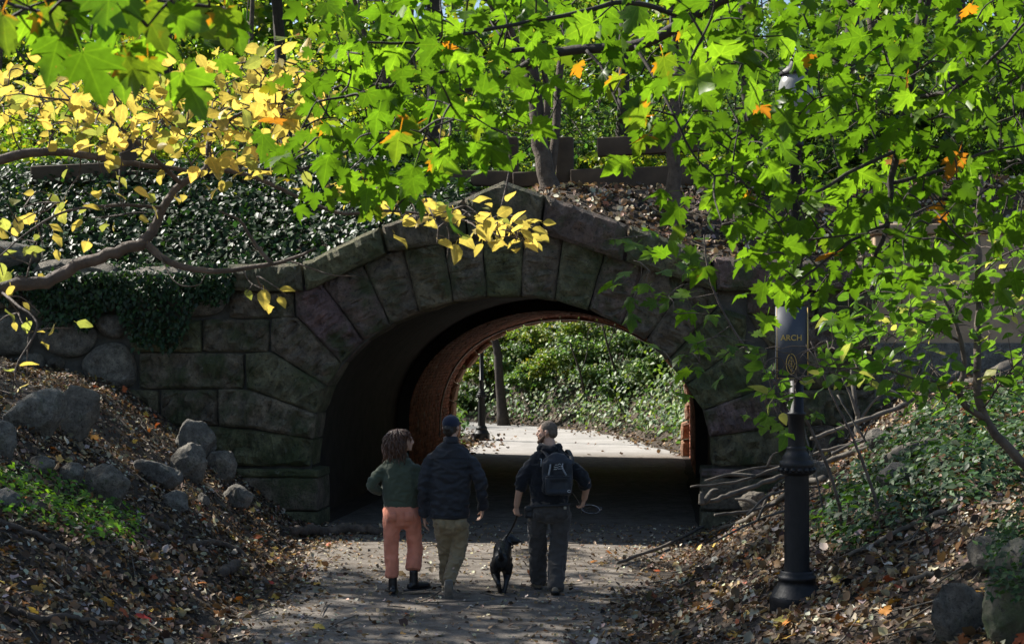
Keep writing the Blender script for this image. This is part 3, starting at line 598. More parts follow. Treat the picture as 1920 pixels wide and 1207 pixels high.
g = MB(); i6 = np.linspace(0, 6, 25)
g.tube(catmull([p(842, 970), p(842, 945), p(843, 910), p(845, 875), p(845, 850), p(845, 836), p(845, 828)], 4), np.interp(i6, range(7), [.207, .210, .212, .222, .195, .11, .07]), 22, np.interp(i6, range(7), [.14, .145, .15, .15, .12, .085, .07]), up=(1, 0, 0))
g.tube(catmull([p(822, 859), p(807, 871, -.01), LA[1], LA[2]+np.array([0, 0, .005])], 5), np.interp(np.linspace(0, 3, 16), range(4), [.07, .078, .068, .056]), 12)
g.tube(catmull([p(868, 859), p(883, 871, -.01), RA[1], RA[2]], 5), np.interp(np.linspace(0, 3, 16), range(4), [.07, .078, .068, .056]), 12)
jk = remesh('jacket', g, .011, M['jacket'], m2, 10, .024, 8, (.8, .8, 1.5), 5)
MB().tube([p(845, 834), p(845, 828), p(845, 822)], [.085, .077, .073], 18, [.08, .072, .068], up=(1, 0, 0)).build('collar', M['jacket'], jk)
MB().tube([p(842, 972.5), p(842, 970), p(842, 968)], [.202, .207, .206], 26, [.137, .141, .14], up=(1, 0, 0)).build('hem', M['jacket'], jk)
for py_ in (857,): MB().tube(catmull([p(808, py_+4, -.115), p(845, py_, -.152), p(882, py_+4, -.115)], 8), .004, 6).build('yoke_seam', M['jacket'], jk)
g = MB(); g.tube(catmull([p(844, 962), p(844, 975), p(845, 990), p(845, 1000)], 4), np.interp(np.linspace(0, 3, 13), range(4), [.165, .178, .18, .14]), 20, np.interp(np.linspace(0, 3, 13), range(4), [.11, .125, .128, .10]), up=(1, 0, 0))
for x_ in (829, 861): g.ball(p(x_, 982, -.03), (.09, .098, .095), 14, 10)
g.tube(catmull([p(829, 985), p(832, 1015, .06), p(835, 1045, .13), p(834, 1098, .215)], 5), np.interp(np.linspace(0, 3, 16), range(4), [.098, .085, .075, .066]), 14)
g.tube(catmull([p(862, 985), p(862, 1012, .03), p(858, 1040, .03), p(849, 1066, -.10), p(843, 1088, -.205)], 4), np.interp(np.linspace(0, 4, 17), range(5), [.098, .088, .080, .068, .062]), 14)
tr = remesh('trousers', g, .010, M['khaki'], m2, 7, .022, 9, (1, 1, 1.5), 2)
for x_ in (829, 861): MB().box(p(x_, 984, -.122), (.038, .003, .042)).build('back_pocket', M['khaki'], tr, False)
g = MB(); ank = p(834, 1102, .22); hl, f_, n_, s_ = shoe(g, ank, (0, 1, 0), .27); bt = remesh('shoe', g, .008, M['tanshoe'], m2, 3); sole('shoe_sole', hl, f_, n_, s_, .27, .052, M['sole'], bt)
g = MB(); ank = p(843, 1091, -.22); hl, f_, n_, s_ = shoe(g, ank, (-.03, 1, 0), .27, pitch=R(62)); bt = remesh('shoe', g, .008, M['tanshoe'], m2, 3); sole('shoe_sole', hl, f_, n_, s_, .27, .052, M['sole'], bt)
g = MB(); g.ball(Th(0, -.02, .02), (.077, .09, .085), 14, 10, Th.R); g.ball(Th(0, -.07, -.025), (.062, .042, .055), 12, 8, Th.R); g.ball(Th(0, -.103, .0), (.036, .036, .036), 12, 8); g.tube([Th(-.02, -.1, .01), Th(.01, -.11, -.03), Th(.015, -.1, -.05)], [.018, .016, .008], 8)
remesh('hair', g, .007, M['hair_dark'], m2, 2, .008, 40, (1, 1, .5), 1)
g = MB(); g.ball(Th(0, -.012, .055), (.087, .105, .082), 20, 14, Th.R); cp_ = remesh('cap', g, .008, M['cap'], m2, 2)
g = MB(); g.tube([Th(0, .07, .055), Th(0, .12, .05), Th(0, .165, .035)], [.075, .07, .035], 14, [.006, .006, .005], up=rotz(R(-22))@np.array([1, 0, 0])); g.build('brim', M['cap'], cp_)
MB().ball(Th(0, -.012, .138), .008, 8, 6).build('cap_button', M['cap'], cp_)
# ---- man with backpack, bare forearms, holding a leash
xc, bs = 1030, 1112; p = mapper(xc, bs); m3 = empty('person', place(xc, bs)); tag(m3, 'person with short hair and beard in black hoodie and charcoal trousers holding a dog leash', 'person', 'people walking to the arch')
bd = MB(); hc = p(1026, 811, .02); Th = head(bd, hc, R(72), k=1.02)
bd.tube([p(1031, 850, 0), p(1031, 834, .0), p(1028, 822, .01)], [.075, .066, .06], 10)
bd.tube([p(1031, 950), p(1031, 915), p(1031, 880), p(1031, 850)], [.16, .16, .19, .12], 14, [.11, .11, .12, .09], up=(1, 0, 0))
LA = [p(992, 860), p(976, 910, -.03), p(968, 950, .04)]; RA = [p(1074, 862), p(1099, 902, -.03), p(1097, 938, .08)]
for A in (LA, RA): bd.tube(catmull([A[0]-np.array([0, 0, .10]), A[1], A[2]], 5), np.interp(np.linspace(0, 2, 11), [0, 1, 2], [.04, .044, .031]), 10)
hand(bd, LA[2], (.02, .15, -1), (.5, .6, 0), .85, False); hand(bd, RA[2], (-.25, .3, -1), (-.7, .4, 0), .85, True)
LL = [p(1010, 955, 0), p(1008, 1032, .17), p(1008, 1092, .26)]; RL = [p(1051, 955, 0), p(1047, 1030, .05), p(1041, 1098, -.14)]
for A in (LL, RL): bd.tube(catmull(A, 5), np.linspace(.092, .042, 11), 10)
remesh('body', bd, .007, M['skin'], m3, 2); eyes(Th, m3)
g = MB(); g.tube(catmull([p(1031, 944), p(1031, 925), p(1031, 900), p(1031, 872), p(1031, 855), p(1031, 842), p(1031, 834)], 4), np.interp(i6, range(7), [.188, .20, .215, .23, .20, .12, .08]), 22, np.interp(i6, range(7), [.135, .14, .145, .15, .125, .09, .075]), up=(1, 0, 0))
g.tube(catmull([p(1008, 867), p(993, 878, -.01), p(980, 896, -.025), p(974, 919, -.02)], 5), np.interp(np.linspace(0, 3, 16), range(4), [.072, .08, .072, .062]), 12)
g.tube(catmull([p(1056, 867), p(1072, 878, -.01), p(1091, 893, -.03), p(1100, 915, -.005)], 5), np.interp(np.linspace(0, 3, 16), range(4), [.072, .08, .074, .064]), 12)
g.tube(catmull([p(1014, 846, .04), p(1013, 836, -.03), p(1030, 842, -.10), p(1048, 836, -.03), p(1047, 846, .04)], 4), .036, 10)
hd = remesh('hoodie', g, .011, M['hoodie'], m3, 10, .02, 10, (1, 1, 1.5), 7)
g = MB(); g.tube(catmull([p(1031, 934), p(1031, 948), p(1031, 962), p(1031, 976)], 4), np.interp(np.linspace(0, 3, 13), range(4), [.182, .198, .202, .17]), 20, np.interp(np.linspace(0, 3, 13), range(4), [.125, .135, .138, .11]), up=(1, 0, 0))
for x_ in (1012, 1050): g.ball(p(x_, 958, -.035), (.098, .10, .10), 14, 10)
g.tube(catmull([p(1010, 958), p(1008, 1000, .10), p(1009, 1040, .19), p(1010, 1100, .255)], 5), np.interp(np.linspace(0, 3, 16), range(4), [.108, .10, .094, .086]), 14)
g.tube(catmull([p(1052, 958), p(1050, 1000, .04), p(1046, 1040, .04), p(1041, 1104, -.13)], 5), np.interp(np.linspace(0, 3, 16), range(4), [.108, .102, .095, .09]), 14)
tr = remesh('trousers', g, .010, M['charcoal'], m3, 8, .024, 8, (1, 1, 1.2), 4)
MB().box(p(1059, 950, -.138), (.014, .003, .014)).build('patch', M['tagcol'], tr, False)
MB().box(p(1052, 962, -.129), (.042, .003, .045)).build('back_pocket', M['charcoal'], tr, False); MB().box(p(1012, 962, -.129), (.042, .003, .045)).build('back_pocket', M['charcoal'], tr, False)
for ank, dv, pt in ((p(1008, 1097, .26), (-.12, 1, 0), 0.), (p(1041, 1099, -.14), (.1, 1, 0), R(24))):
    g = MB(); hl, f_, n_, s_ = shoe(g, ank, dv, .27, pitch=pt); bt = remesh('shoe', g, .008, M['tanshoe'], m3, 3); sole('shoe_sole', hl, f_, n_, s_, .27, .052, M['boot'], bt)
g = MB(); g.ball(Th(0, -.016, .038), (.078, .095, .085), 16, 12, Th.R); g.ball(Th(0, -.058, .0), (.073, .052, .06), 14, 10, Th.R); hr = remesh('hair', g, .007, M['hair_short'], m3, 2, .004, 60, (1, 1, 1), 1)
g = MB(); g.tube(catmull([Th(-.066, .01, -.03), Th(-.055, .05, -.075), Th(0, .082, -.096), Th(.055, .05, -.075), Th(.066, .01, -.03)], 4), np.interp(np.linspace(0, 4, 17), range(5), [.012, .022, .024, .022, .012]), 8); g.tube(catmull([Th(-.03, .082, -.055), Th(0, .096, -.046), Th(.03, .082, -.055)], 3), .008, 6); remesh('beard', g, .006, M['beard'], m3, 2, .004, 70)
# ---- backpack, hip pouch, leash
mo = Vector(m3.location)
def world(par_loc, v): return np.asarray(par_loc)+np.asarray(v)
bp = empty('backpack', mo); tag(bp, 'charcoal nylon backpack with lower front pocket, worn over the black hoodie', 'backpack')
def rbox(c, h, r=.03):
    mb = MB(); mb.box(c, np.asarray(h)-r*.6)
    for x in (-1, 1):
        for y in (-1, 1): mb.tube([np.asarray(c)+np.array([x*(h[0]-r), y*(h[1]-r), -(h[2]-r)]), np.asarray(c)+np.array([x*(h[0]-r), y*(h[1]-r), h[2]-r])], r, 10)
        for z in (-1, 1): mb.tube([np.asarray(c)+np.array([x*(h[0]-r), -(h[1]-r), z*(h[2]-r)]), np.asarray(c)+np.array([x*(h[0]-r), h[1]-r, z*(h[2]-r)])], r, 10)
    for y in (-1, 1):
        for z in (-1, 1): mb.tube([np.asarray(c)+np.array([-(h[0]-r), y*(h[1]-r), z*(h[2]-r)]), np.asarray(c)+np.array([h[0]-r, y*(h[1]-r), z*(h[2]-r)])], r, 10)
    return mb
c = p(1044, 889, -.235); g = rbox(c, (.155, .085, .185), .05); g.ball(c+np.array([0, 0, .15]), (.12, .075, .09), 14, 10); remesh('bag', g, .011, M['pack'], bp, 4, .012, 8, (1, 1, 1), 6)
c2 = p(1045, 905, -.325); g = rbox(c2, (.135, .035, .10), .03); pk = remesh('front_pocket', g, .009, M['pack'], bp, 4, .008, 9)
MB().tube(catmull([p(1021, 889, -.352), p(1045, 887, -.368), p(1068, 889, -.352)], 6), .005, 6).build('zip', M['strap'], pk)
MB().tube(catmull([p(1022, 890, -.31), p(1018, 905, -.325), p(1018, 918, -.32)], 4), .005, 6).build('zip', M['strap'], pk)
for x0_, x1_ in ((1022, 1012), (1066, 1062)):
    MB().tube(catmull([p(x0_+6, 866, -.29), p(x0_+4, 852, -.19), p(x1_+2, 843, -.03), p(x1_, 862, .12), p(x1_-4, 895, .15), p(x1_-2, 918, .06), p(x0_, 918, -.2)], 5), .022, 8, .007, up=(1, 0, 0)).build('shoulder_strap', M['strap'], bp)
for x0_, x1_ in ((1031, 1027), (1054, 1060)): MB().tube(catmull([p(x0_, 862, -.30), p(x0_-1, 872, -.335), p(x1_, 886, -.345)], 5), .009, 6, .005, up=(1, 0, 0)).build('lash_strap', M['grey'], bp)
MB().tube(catmull([p(1036, 854, -.21), p(1042, 846, -.2), p(1049, 854, -.21)], 5), .009, 6).build('haul_loop', M['strap'], bp)
g = MB(); rr = random.Random(3)
for k, (y_, n_) in enumerate(((867, 4), (871, 6), (875, 6))):
    g.tube(catmull([p(1037+(2 if k == 0 else 0)+j*1.5, y_-j*.22+rr.uniform(-1, 1), -.349) for j in range(n_*2)], 3), .0022, 4)
tag(g.build('white_print', M['print'], bp), kind='stuff')
g = MB(); an = np.linspace(.5, 6.0, 16); g.tube([p(1065+2.6*math.cos(a), 915-2.0*math.sin(a), -.366) for a in an], .0028, 5); g.build('emblem', M['print'], bp)
g = MB(); g.tube([p(1011.5, 858, -.145), p(1014.5, 858, -.15), p(1014, 866, -.15), p(1013.8, 872, -.15)], .0035, 4); g.build('print', M['print'], hd)
po = empty('waist_pouch', mo); tag(po, 'small black pouch worn at the left hip by the dog walker', 'pouch')
g = rbox(p(992, 960, -.03), (.05, .055, .062), .025); remesh('bag', g, .008, M['strap'], po, 3, .006, 12); g = rbox(p(992, 953, -.035), (.052, .058, .03), .02); remesh('flap', g, .008, M['strap'], po, 3)
MB().tube(catmull([p(992, 949, .02), p(1031, 944, .15), p(1068, 944, .03), p(1060, 944, -.145), p(1015, 946, -.15), p(995, 949, -.1)], 6), .005, 6, .014).build('belt', M['strap'], po)
# dog
dx, db = 941, 1113; dm = mapper(dx, db); dl = place(dx, db); dog = empty('dog', dl); tag(dog, 'young black short-haired dog walking on a leash, head turned right', 'dog')
g = MB(); d_ = lambda px, py, y=0.: dm(px, py, y)
tp = catmull([d_(940, 1050, -.10), d_(940, 1050, .0), d_(940, 1052, .18), d_(941, 1050, .36), d_(942, 1045, .50), d_(944, 1040, .58)], 5)
g.tube(tp, np.interp(np.linspace(0, 5, 26), range(6), [.07, .092, .085, .098, .098, .06]), 16, np.interp(np.linspace(0, 5, 26), range(6), [.075, .10, .095, .125, .12, .07]), up=(1, 0, 0))
for s in (-1, 1):
    g.ball(d_(940+s*10, 1058, .0), (.05, .09, .095), 12, 10)
    kn = d_(940+s*11, 1078, .06); hk = d_(941+s*(6 if s < 0 else 8), 1093, -.07+.05*s); pw = d_(941+(-4 if s < 0 else 4), 1111 if s < 0 else 1112, (-.0 if s < 0 else -.05))
    g.tube(catmull([d_(940+s*10, 1060, .0), kn, hk, pw], 5), np.interp(np.linspace(0, 3, 16), range(4), [.07, .05, .024, .022]), 10)
    g.tube([pw+np.array([0, -.005, .008]), pw+np.array([0, .05, .0])], [.026, .024], 9, [.018, .015], up=(1, 0, 0))
    sh = d_(941+s*10, 1058, .45); el = d_(941+s*10, 1080, .42); wr = d_(941+s*8, 1098, .46+.08*s); fp = d_(941+s*8, 1112, .44+.12*s)
    g.tube(catmull([sh, el, wr, fp], 5), np.interp(np.linspace(0, 3, 16), range(4), [.06, .04, .025, .022]), 10); g.tube([fp, fp+np.array([0, .05, -.002])], [.026, .022], 9, [.017, .014], up=(1, 0, 0))
g.tube(catmull([d_(943, 1046, .46), d_(947, 1035, .53), d_(952, 1027, .57)], 4), [.085, .08, .075, .072, .07, .068, .066, .064, .062], 12)
g.ball(d_(955, 1025, .58), (.068, .066, .062), 14, 10); g.tube([d_(957, 1025, .57), d_(966, 1027.5, .555), d_(974, 1029, .545)], [.048, .038, .03], 10, [.045, .034, .026]); g.ball(d_(976, 1028.3, .545), (.013, .015, .012), 8, 6); g.tube([d_(958, 1031, .565), d_(966, 1032.5, .555), d_(972, 1033, .55)], [.03, .02, .014], 8)
for y0, x0_ in ((.50, 950), (.63, 958)): g.tube(catmull([d_(x0_, 1018, y0+.02), d_(x0_-3, 1021, y0-.03), d_(x0_-3, 1029, y0-.05)], 4), [.012, .018, .026, .03, .032, .03, .026, .02, .01], 8, [.012, .012, .011, .01, .01, .01, .01, .009, .008])
g.tube(catmull([d_(940, 1046, -.10), d_(939, 1038, -.17), d_(937, 1028, -.18), d_(937, 1024, -.15)], 5), np.linspace(.03, .014, 16), 9)
db_ = remesh('body', g, .008, M['dogfur'], dog, 3)
for s in (-1, 1): MB().ball(d_(961, 1021.5, .55 if s < 0 else .62), .009, 8, 6).build('eye', M['eye'], dog)
MB().ball(d_(977.5, 1028, .545), .0105, 8, 6).build('nose', M['boot'], dog)
g = MB(); cc = d_(948, 1033, .54); ax = unit(np.array([.35, .45, .75])); s1 = unit(np.cross(ax, [0, 0, 1])); s2_ = np.cross(ax, s1)
g.tube([cc+(s1*math.cos(a)+s2_*math.sin(a))*.083 for a in np.linspace(0, 2*math.pi, 25)], .006, 6, .012, cap=False); col_ = g.build('collar', M['strap'], dog)
cl = cc+np.array([-.005, -.06, .06]); MB().tube([cl+np.array([math.cos(a)*.014, 0, math.sin(a)*.014]) for a in np.linspace(0, 2*math.pi, 13)], .0035, 5).build('ring', M['metal'], col_)
le = empty('leash', mo); tag(le, 'black dog leash running from the hand to the collar', 'leash')
off = np.asarray(dl)-np.asarray(m3.location); A = LA[2]+np.array([.012, .03, -.085]); E = cl+off
mid = (A+E)/2+np.array([.005, 0, -.02]); g = MB(); g.tube(catmull([A+np.array([-.01, .02, .05]), A, mid, E], 8), np.interp(np.linspace(0, 3, 25), [0, 1, 1.1, 3], [.012, .012, .012, .009]), 6, .0035, up=(1, 0, 0)); g.build('strap', M['strap'], le)
lo = empty('coiled_leash', mo); tag(lo, 'spare leash looped in the right hand of the dog walker', 'leash'); h0 = RA[2]+np.array([-.02, .03, -.08])
for k in range(3):
    g = MB(); cen = h0+np.array([.075+.012*k, -.01, -.01-.012*k]); an = np.linspace(0, 2*math.pi, 25); g.tube([cen+np.array([math.cos(a)*(.085+.008*k), math.sin(a)*.03, math.sin(a+.5*k)*(.034+.012*k)-math.cos(a)*.03]) for a in an], .0035, 6, .010, up=(0, 0, 1)); g.build('loop', M['strap'] if k != 1 else M['grey'], lo)
MB().tube(catmull([h0, h0+np.array([-.06, .05, .09]), p(1075, 925, .02), p(1066, 915, .0)], 5), .004, 6, .010).build('tail', M['strap'], lo)
# ------------------------------------------------------------ leaves
def half(L): return L+[(-x, y) for x, y in L[-2:0:-1]]
MAPLE = half([(0, 0), (.13, -.08), (.34, -.12), (.29, .03), (.47, .10), (.40, .20), (.60, .34), (.47, .38), (.50, .55), (.36, .47), (.22, .45), (.27, .60), (.35, .72), (.20, .74), (.15, .84), (0, 1.05)])
OVATE = half([(0, 0), (.15, .06), (.28, .24), (.31, .45), (.24, .68), (.10, .88), (0, 1.02)])
def leaf_shape(out, cy, droop, fold, seed, stalk=.45):
    r = random.Random(seed); V = [(0, cy, 0)]; jit = .035
    for x, y in out: V.append((x+r.uniform(-jit, jit)*(x != 0), y+r.uniform(-jit, jit)*(abs(y) > .01), 0))
    V = np.array(V); d2 = V[:, 0]**2+(V[:, 1]-cy)**2; V[:, 2] = -droop*d2*(1+.6*np.sin(seed+3*np.arctan2(V[:, 0], V[:, 1]-cy)))+fold*np.abs(V[:, 0])
    n = len(out); F = [[0, 1+i, 1+(i+1) % n] for i in range(n)]
    k = len(V); V = np.concatenate([V, [(-.012, .02, 0), (.012, .02, 0), (.012, -stalk, .10), (-.012, -stalk, .10)]]); F += [[k, k+1, k+2], [k, k+2, k+3]]
    return V, np.array(F)
MAPLES = [leaf_shape(MAPLE, .32, d, f, s) for s, (d, f) in enumerate(((.25, .12), (.55, .08), (.1, .3), (.9, -.15)))]
OVATES = [leaf_shape(OVATE, .45, d, f, s, .18) for s, (d, f) in enumerate(((.25, .25), (.5, .1), (.1, .4)))]
BLADE = (np.array([(0, 0, 0), (.3, .4, .06), (0, 1, -.12), (-.3, .4, .06), (0, .45, -.02)]), np.array([[0, 1, 4], [1, 2, 4], [2, 3, 4], [3, 0, 4]]))
DIAM = (np.array([(0, 0, 0), (.36, .45, .08), (0, 1, -.1), (-.36, .45, .08)]), np.array([[0, 1, 2], [0, 2, 3]]))
M['maple'] = leaf_mat('green_maple_leaf', (.085, .165, .014), (1.75, 1.9, .7), .42, .35, .55, .42, None, (0, .78, 1.42))
M['maple_turn'] = leaf_mat('turning_maple_leaf', (.105, .16, .018), (1.7, 1.8, .6), .45, .35, .55, .25, (.40, .15, .02), (0, .78, 1.42))
M['maple_orange'] = leaf_mat('orange_maple_leaf', (.45, .20, .03), (1.5, 1.3, .6), .5, .3, .5, .25)
M['yellow'] = leaf_mat('yellow_leaf', (.62, .49, .13), (1.2, 1.22, .8), .5, .3, .5, .3, None, (0,))
M['yellowgreen'] = leaf_mat('pale_green_leaf', (.33, .34, .12), (1.4, 1.5, .7), .5, .3, .5, .3, None, (0,))
M['oval'] = leaf_mat('green_oval_leaf', (.075, .14, .03), (1.8, 2.1, .6), .35, .5, .5, .35, None, (0,))
M['tinted'] = leaf_mat('tinted_leaf', None, (1.7, 1.9, .6), .42, .4, .5)
M['ivy'] = leaf_mat('glossy_ivy_leaf', None, (1.4, 1.7, .5), .5, .4, .3)
M['dry'] = leaf_mat('dry_fallen_leaf', None, (1.1, .9, .6), .6, .3, .15)
def inpoly(px, py, poly):
    px, py = np.asarray(px), np.asarray(py); ins = np.zeros(px.shape, bool); n = len(poly)
    for i in range(n):
        (x0, y0), (x1, y1) = poly[i], poly[(i+1) % n]
        c = ((y0 > py) != (y1 > py)) & (px < (x1-x0)*(py-y0)/((y1-y0) or 1e-9)+x0); ins ^= c
    return ins
def poisson(poly, r, rng, tries=6000):
    P = np.array(poly, float); lo, hi = P.min(0), P.max(0); out = []
    for _ in range(tries):
        q = lo+(hi-lo)*rng.random(2)
        if inpoly(q[0], q[1], poly) and all((q[0]-o[0])**2+(q[1]-o[1])**2 > r*r for o in out): out.append(q)
    return out
def leaf_meshes(shapes, mat, nm='leaf'):
    L = []
    for V, F in shapes:
        me = np_mesh(nm, V, F); me.materials.append(mat); L.append(me); a_ = me.attributes.new('luv', 'FLOAT_VECTOR', 'POINT'); W_ = V.copy(); W_[:, 2] = 1; a_.data.foreach_set('vector', W_.astype(np.float32).ravel())
    return L
def settle(root, base):
    root.location = base
    for ch in root.children: ch.matrix_parent_inverse = Matrix.Translation(-Vector(base))
class Foliage:
    """a branch system that reaches given sites, with single leaves at the twig ends"""
    def __init__(s, root, bark, seed): s.root, s.bark, s.rng, s.nodes, s.tw, s.leaves = root, bark, np.random.default_rng(seed), [], MB(), []
    def limb(s, pts, r0, r1, name='limb', n=6):
        P = catmull(pts, n); k = np.linspace(0, 1, len(P))
        if not hasattr(s, 'base'): s.base = Vector(pts[0])
        P[1:-1] += s.rng.normal(0, r1*.25, (len(P)-2, 3))
        o = MB().tube(P, r0+(r1-r0)*k, 8).build(name, s.bark, s.root); s.nodes += list(P); return o
    def reach(s, sites, r=.004):
        sites = list(sites); nd = np.array(s.nodes)
        order = np.argsort([np.min(((nd-q)**2).sum(1)) for q in sites]); ends = []
        for i in order:
            q = sites[i]; nd = np.array(s.nodes); d = np.linalg.norm(nd-q, axis=1); k = np.argmin(d); a = nd[k]; L = d[k]
            m = (a+q)/2+s.rng.normal(0, .06*L, 3)+np.array([0, 0, .06*L]); P = catmull([a, m, q], 4); s.tw.tube(P, np.linspace(r*(1+min(L, .8)), r*.5, len(P)), 5)
            s.nodes += [P[j] for j in range(2, len(P), 2)]; ends.append((q, unit(q-m)))
        return ends
    def leaf(s, pos, nrm, tip, size, kind):
        x, y = project(np.asarray(pos))
        if 1440 < x < 1530 and 595 < y < 700 and pos[1] < 12.2: return       # the sign hangs free of leaves
        if 965 < x < 1070 and 110 < y < 330 and s.rng.random() < .55: return
        s.leaves.append((pos, nrm, tip, size, kind))
    def finish(s, sets, twig_name='twigs', most=300, rest='foliage', rest_kinds=None):
        if s.tw.n: tag(s.tw.build(twig_name, s.bark, s.root), kind='stuff')
        P = np.array([l[0] for l in s.leaves]); px, py = project(P); vis = (px > -20) & (px < 1940) & (py > -20) & (py < 1230)
        sz = np.array([l[3] for l in s.leaves])/P[:, 1]*np.where(vis, 1, .01); order = np.argsort(-sz)
        Rm = frames(np.array([l[1] for l in s.leaves]), np.array([l[2] for l in s.leaves])); ref = Vector(s.root.location)
        for i in order[:most]:
            l = s.leaves[i]; ms = sets[l[4]]; o = bpy.data.objects.new('leaf', ms[int(s.rng.integers(len(ms)))]); COL.objects.link(o); o.parent = s.root
            mw = Matrix([list(Rm[i][r]) for r in range(3)]).to_4x4(); o.matrix_basis = Matrix.Translation(Vector(l[0])) @ mw @ Matrix.Scale(l[3], 4)
        R_ = order[most:]
        for kd in sorted(set(s.leaves[i][4] for i in R_)):
            idx = [i for i in R_ if s.leaves[i][4] == kd]; ms = sets[kd]; mb = MB()
            for q in range(len(ms)):
                ii = idx[q::len(ms)]
                if not ii: continue
                V = np.empty(len(ms[q].vertices)*3); ms[q].vertices.foreach_get('co', V); F = np.array([list(f.vertices) for f in ms[q].polygons])
                A, Fa, _ = scatter_arr(V.reshape(-1, 3), F, P[ii], Rm[ii], np.array([s.leaves[i][3] for i in ii]), None); mb.add(A, None, Fa)
            tag(mb.build(rest, ms[0].materials[0], s.root, False), kind='stuff')
        settle(s.root, s.base)
SETS = {'g': leaf_meshes(MAPLES, M['maple']), 't': leaf_meshes(MAPLES[:2], M['maple_turn']), 'o': leaf_meshes(MAPLES[:2], M['maple_orange']),
        'y': leaf_meshes(OVATES, M['yellow']), 'p': leaf_meshes(OVATES, M['yellowgreen']), 'v': leaf_meshes(OVATES, M['oval'])}
def spray(fo, polys, spacing, dep, per, size, mixk, nrm, tip, jit=.4, spread=.10, seed=0):
    """fill photo regions with twig ends at varied distance; leaves gather round each end"""
    rng = fo.rng
    for poly, r in polys:
        pts = poisson(poly, r, rng); S_ = [np.array(at(x, y, dep(x, y)+rng.uniform(-.5, .5))) for x, y in pts]
        for q, d in fo.reach(S_):
            for _ in range(int(rng.integers(per[0], per[1]+1))):
                off = rng.normal(0, spread, 3); n = np.array(nrm)+rng.normal(0, jit, 3); t = np.array(tip)+d*.5+rng.normal(0, .45, 3)+off*3
                k = rng.choice(list(mixk), p=list(mixk.values())); fo.leaf(q+off, n, t, size*rng.uniform(.55, 1.2), k)
# ---- green maple hanging in from the top right, one bough sweeping left over the arch
mp = empty('maple_tree'); tag(mp, 'maple with bright green backlit leaves hanging in across the top and right', 'tree')
fo = Foliage(mp, M['bark_dark'], 5)
tb = at(2500, 1400, 5.2); tb.z = float(H(tb.x, tb.y))-.05
fo.limb([tb, tb+Vector((.05, .1, 2.2)), tb+Vector((-.1, .4, 4.6)), tb+Vector((-.2, .7, 6.4))], .16, .10, 'trunk')
tk = tb+Vector((-.15, .55, 5.3)); fo.nodes = []
fo.limb([tk, at(1750, -120, 5.6), at(1480, -30, 5.7), at(1350, 0, 5.8), at(1210, 80, 5.9), at(1050, 98, 6.0), at(950, 140, 6.1), at(840, 185, 6.2), at(760, 240, 6.2), at(640, 290, 6.3), at(560, 320, 6.3)], .030, .006)
fo.limb([at(1040, 98, 6.0), at(960, 95, 5.9), at(850, 130, 5.8), at(700, 170, 5.7), at(600, 190, 5.6)], .011, .004)
fo.limb([at(1290, 35, 5.85), at(1180, 5, 5.8), at(1080, 25, 5.7), at(920, 55, 5.6), at(780, 80, 5.5), at(690, 80, 5.4)], .011, .004)
fo.limb([at(1190, 85, 5.9), at(1230, 150, 5.8), at(1270, 230, 5.7), at(1300, 290, 5.7), at(1340, 330, 5.7)], .008, .003)
fo.limb([at(1100, 95, 5.95), at(1130, 130, 5.9), at(1160, 200, 5.8), at(1185, 235, 5.8)], .007, .003)
fo.limb([at(840, 185, 6.2), at(845, 240, 6.1), at(838, 270, 6.0), at(820, 320, 6.0), at(760, 370, 6.0), at(730, 410, 6.)], .006, .003)
fo.limb([tk, at(1790, -150, 6.2), at(1735, 0, 6.3), at(1718, 100, 6.35), at(1700, 180, 6.4), at(1690, 260, 6.4), at(1672, 330, 6.4), at(1665, 420, 6.4), at(1640, 480, 6.4)], .032, .008)
fo.limb([at(1700, 185, 6.4), at(1780, 170, 6.2), at(1850, 120, 6.1), at(1925, 40, 6.0)], .010, .005)
fo.limb([at(1688, 280, 6.4), at(1600, 320, 6.2), at(1530, 360, 6.1), at(1450, 370, 6.0), at(1400, 350, 6.)], .009, .003)
fo.limb([at(1668, 345, 6.4), at(1760, 320, 6.5), at(1850, 285, 6.6), at(1930, 270, 6.6)], .009, .004)
fo.limb([at(1665, 420, 6.4), at(1600, 450, 6.3), at(1520, 510, 6.2), at(1450, 560, 6.1)], .008, .003)
NM, TP = (-.20, .62, .55), (-.15, -.05, -.9); G = {'g': .925, 't': .065, 'o': .01}; dA = lambda x, y: 5.9+.5*math.sin(x*.013)+.3*math.sin(y*.021)
spray(fo, [([(640,-40),(1000,-40),(955,120),(870,240),(825,330),(720,390),(640,335),(500,310),(560,220),(600,120)], 27)], 0, dA, (1, 3), .095, G, NM, TP)
spray(fo, [([(1000,-40),(1350,-40),(1330,170),(1240,235),(1090,180),(1050,255),(970,275),(880,230),(950,120)], 37)], 0, dA, (1, 3), .104, G, NM, TP)
spray(fo, [([(1340,-40),(1930,-40),(1930,400),(1780,490),(1640,510),(1560,580),(1500,540),(1440,530),(1360,470),(1330,390),(1300,310),(1265,230),(1330,160)], 24)], 0, lambda x, y: 6.5+.5*math.sin(x*.017)+.4*math.sin(y*.023+1), (1, 3), .097, {'g': .978, 't': .018, 'o': .004}, NM, TP)
fo.finish(SETS)
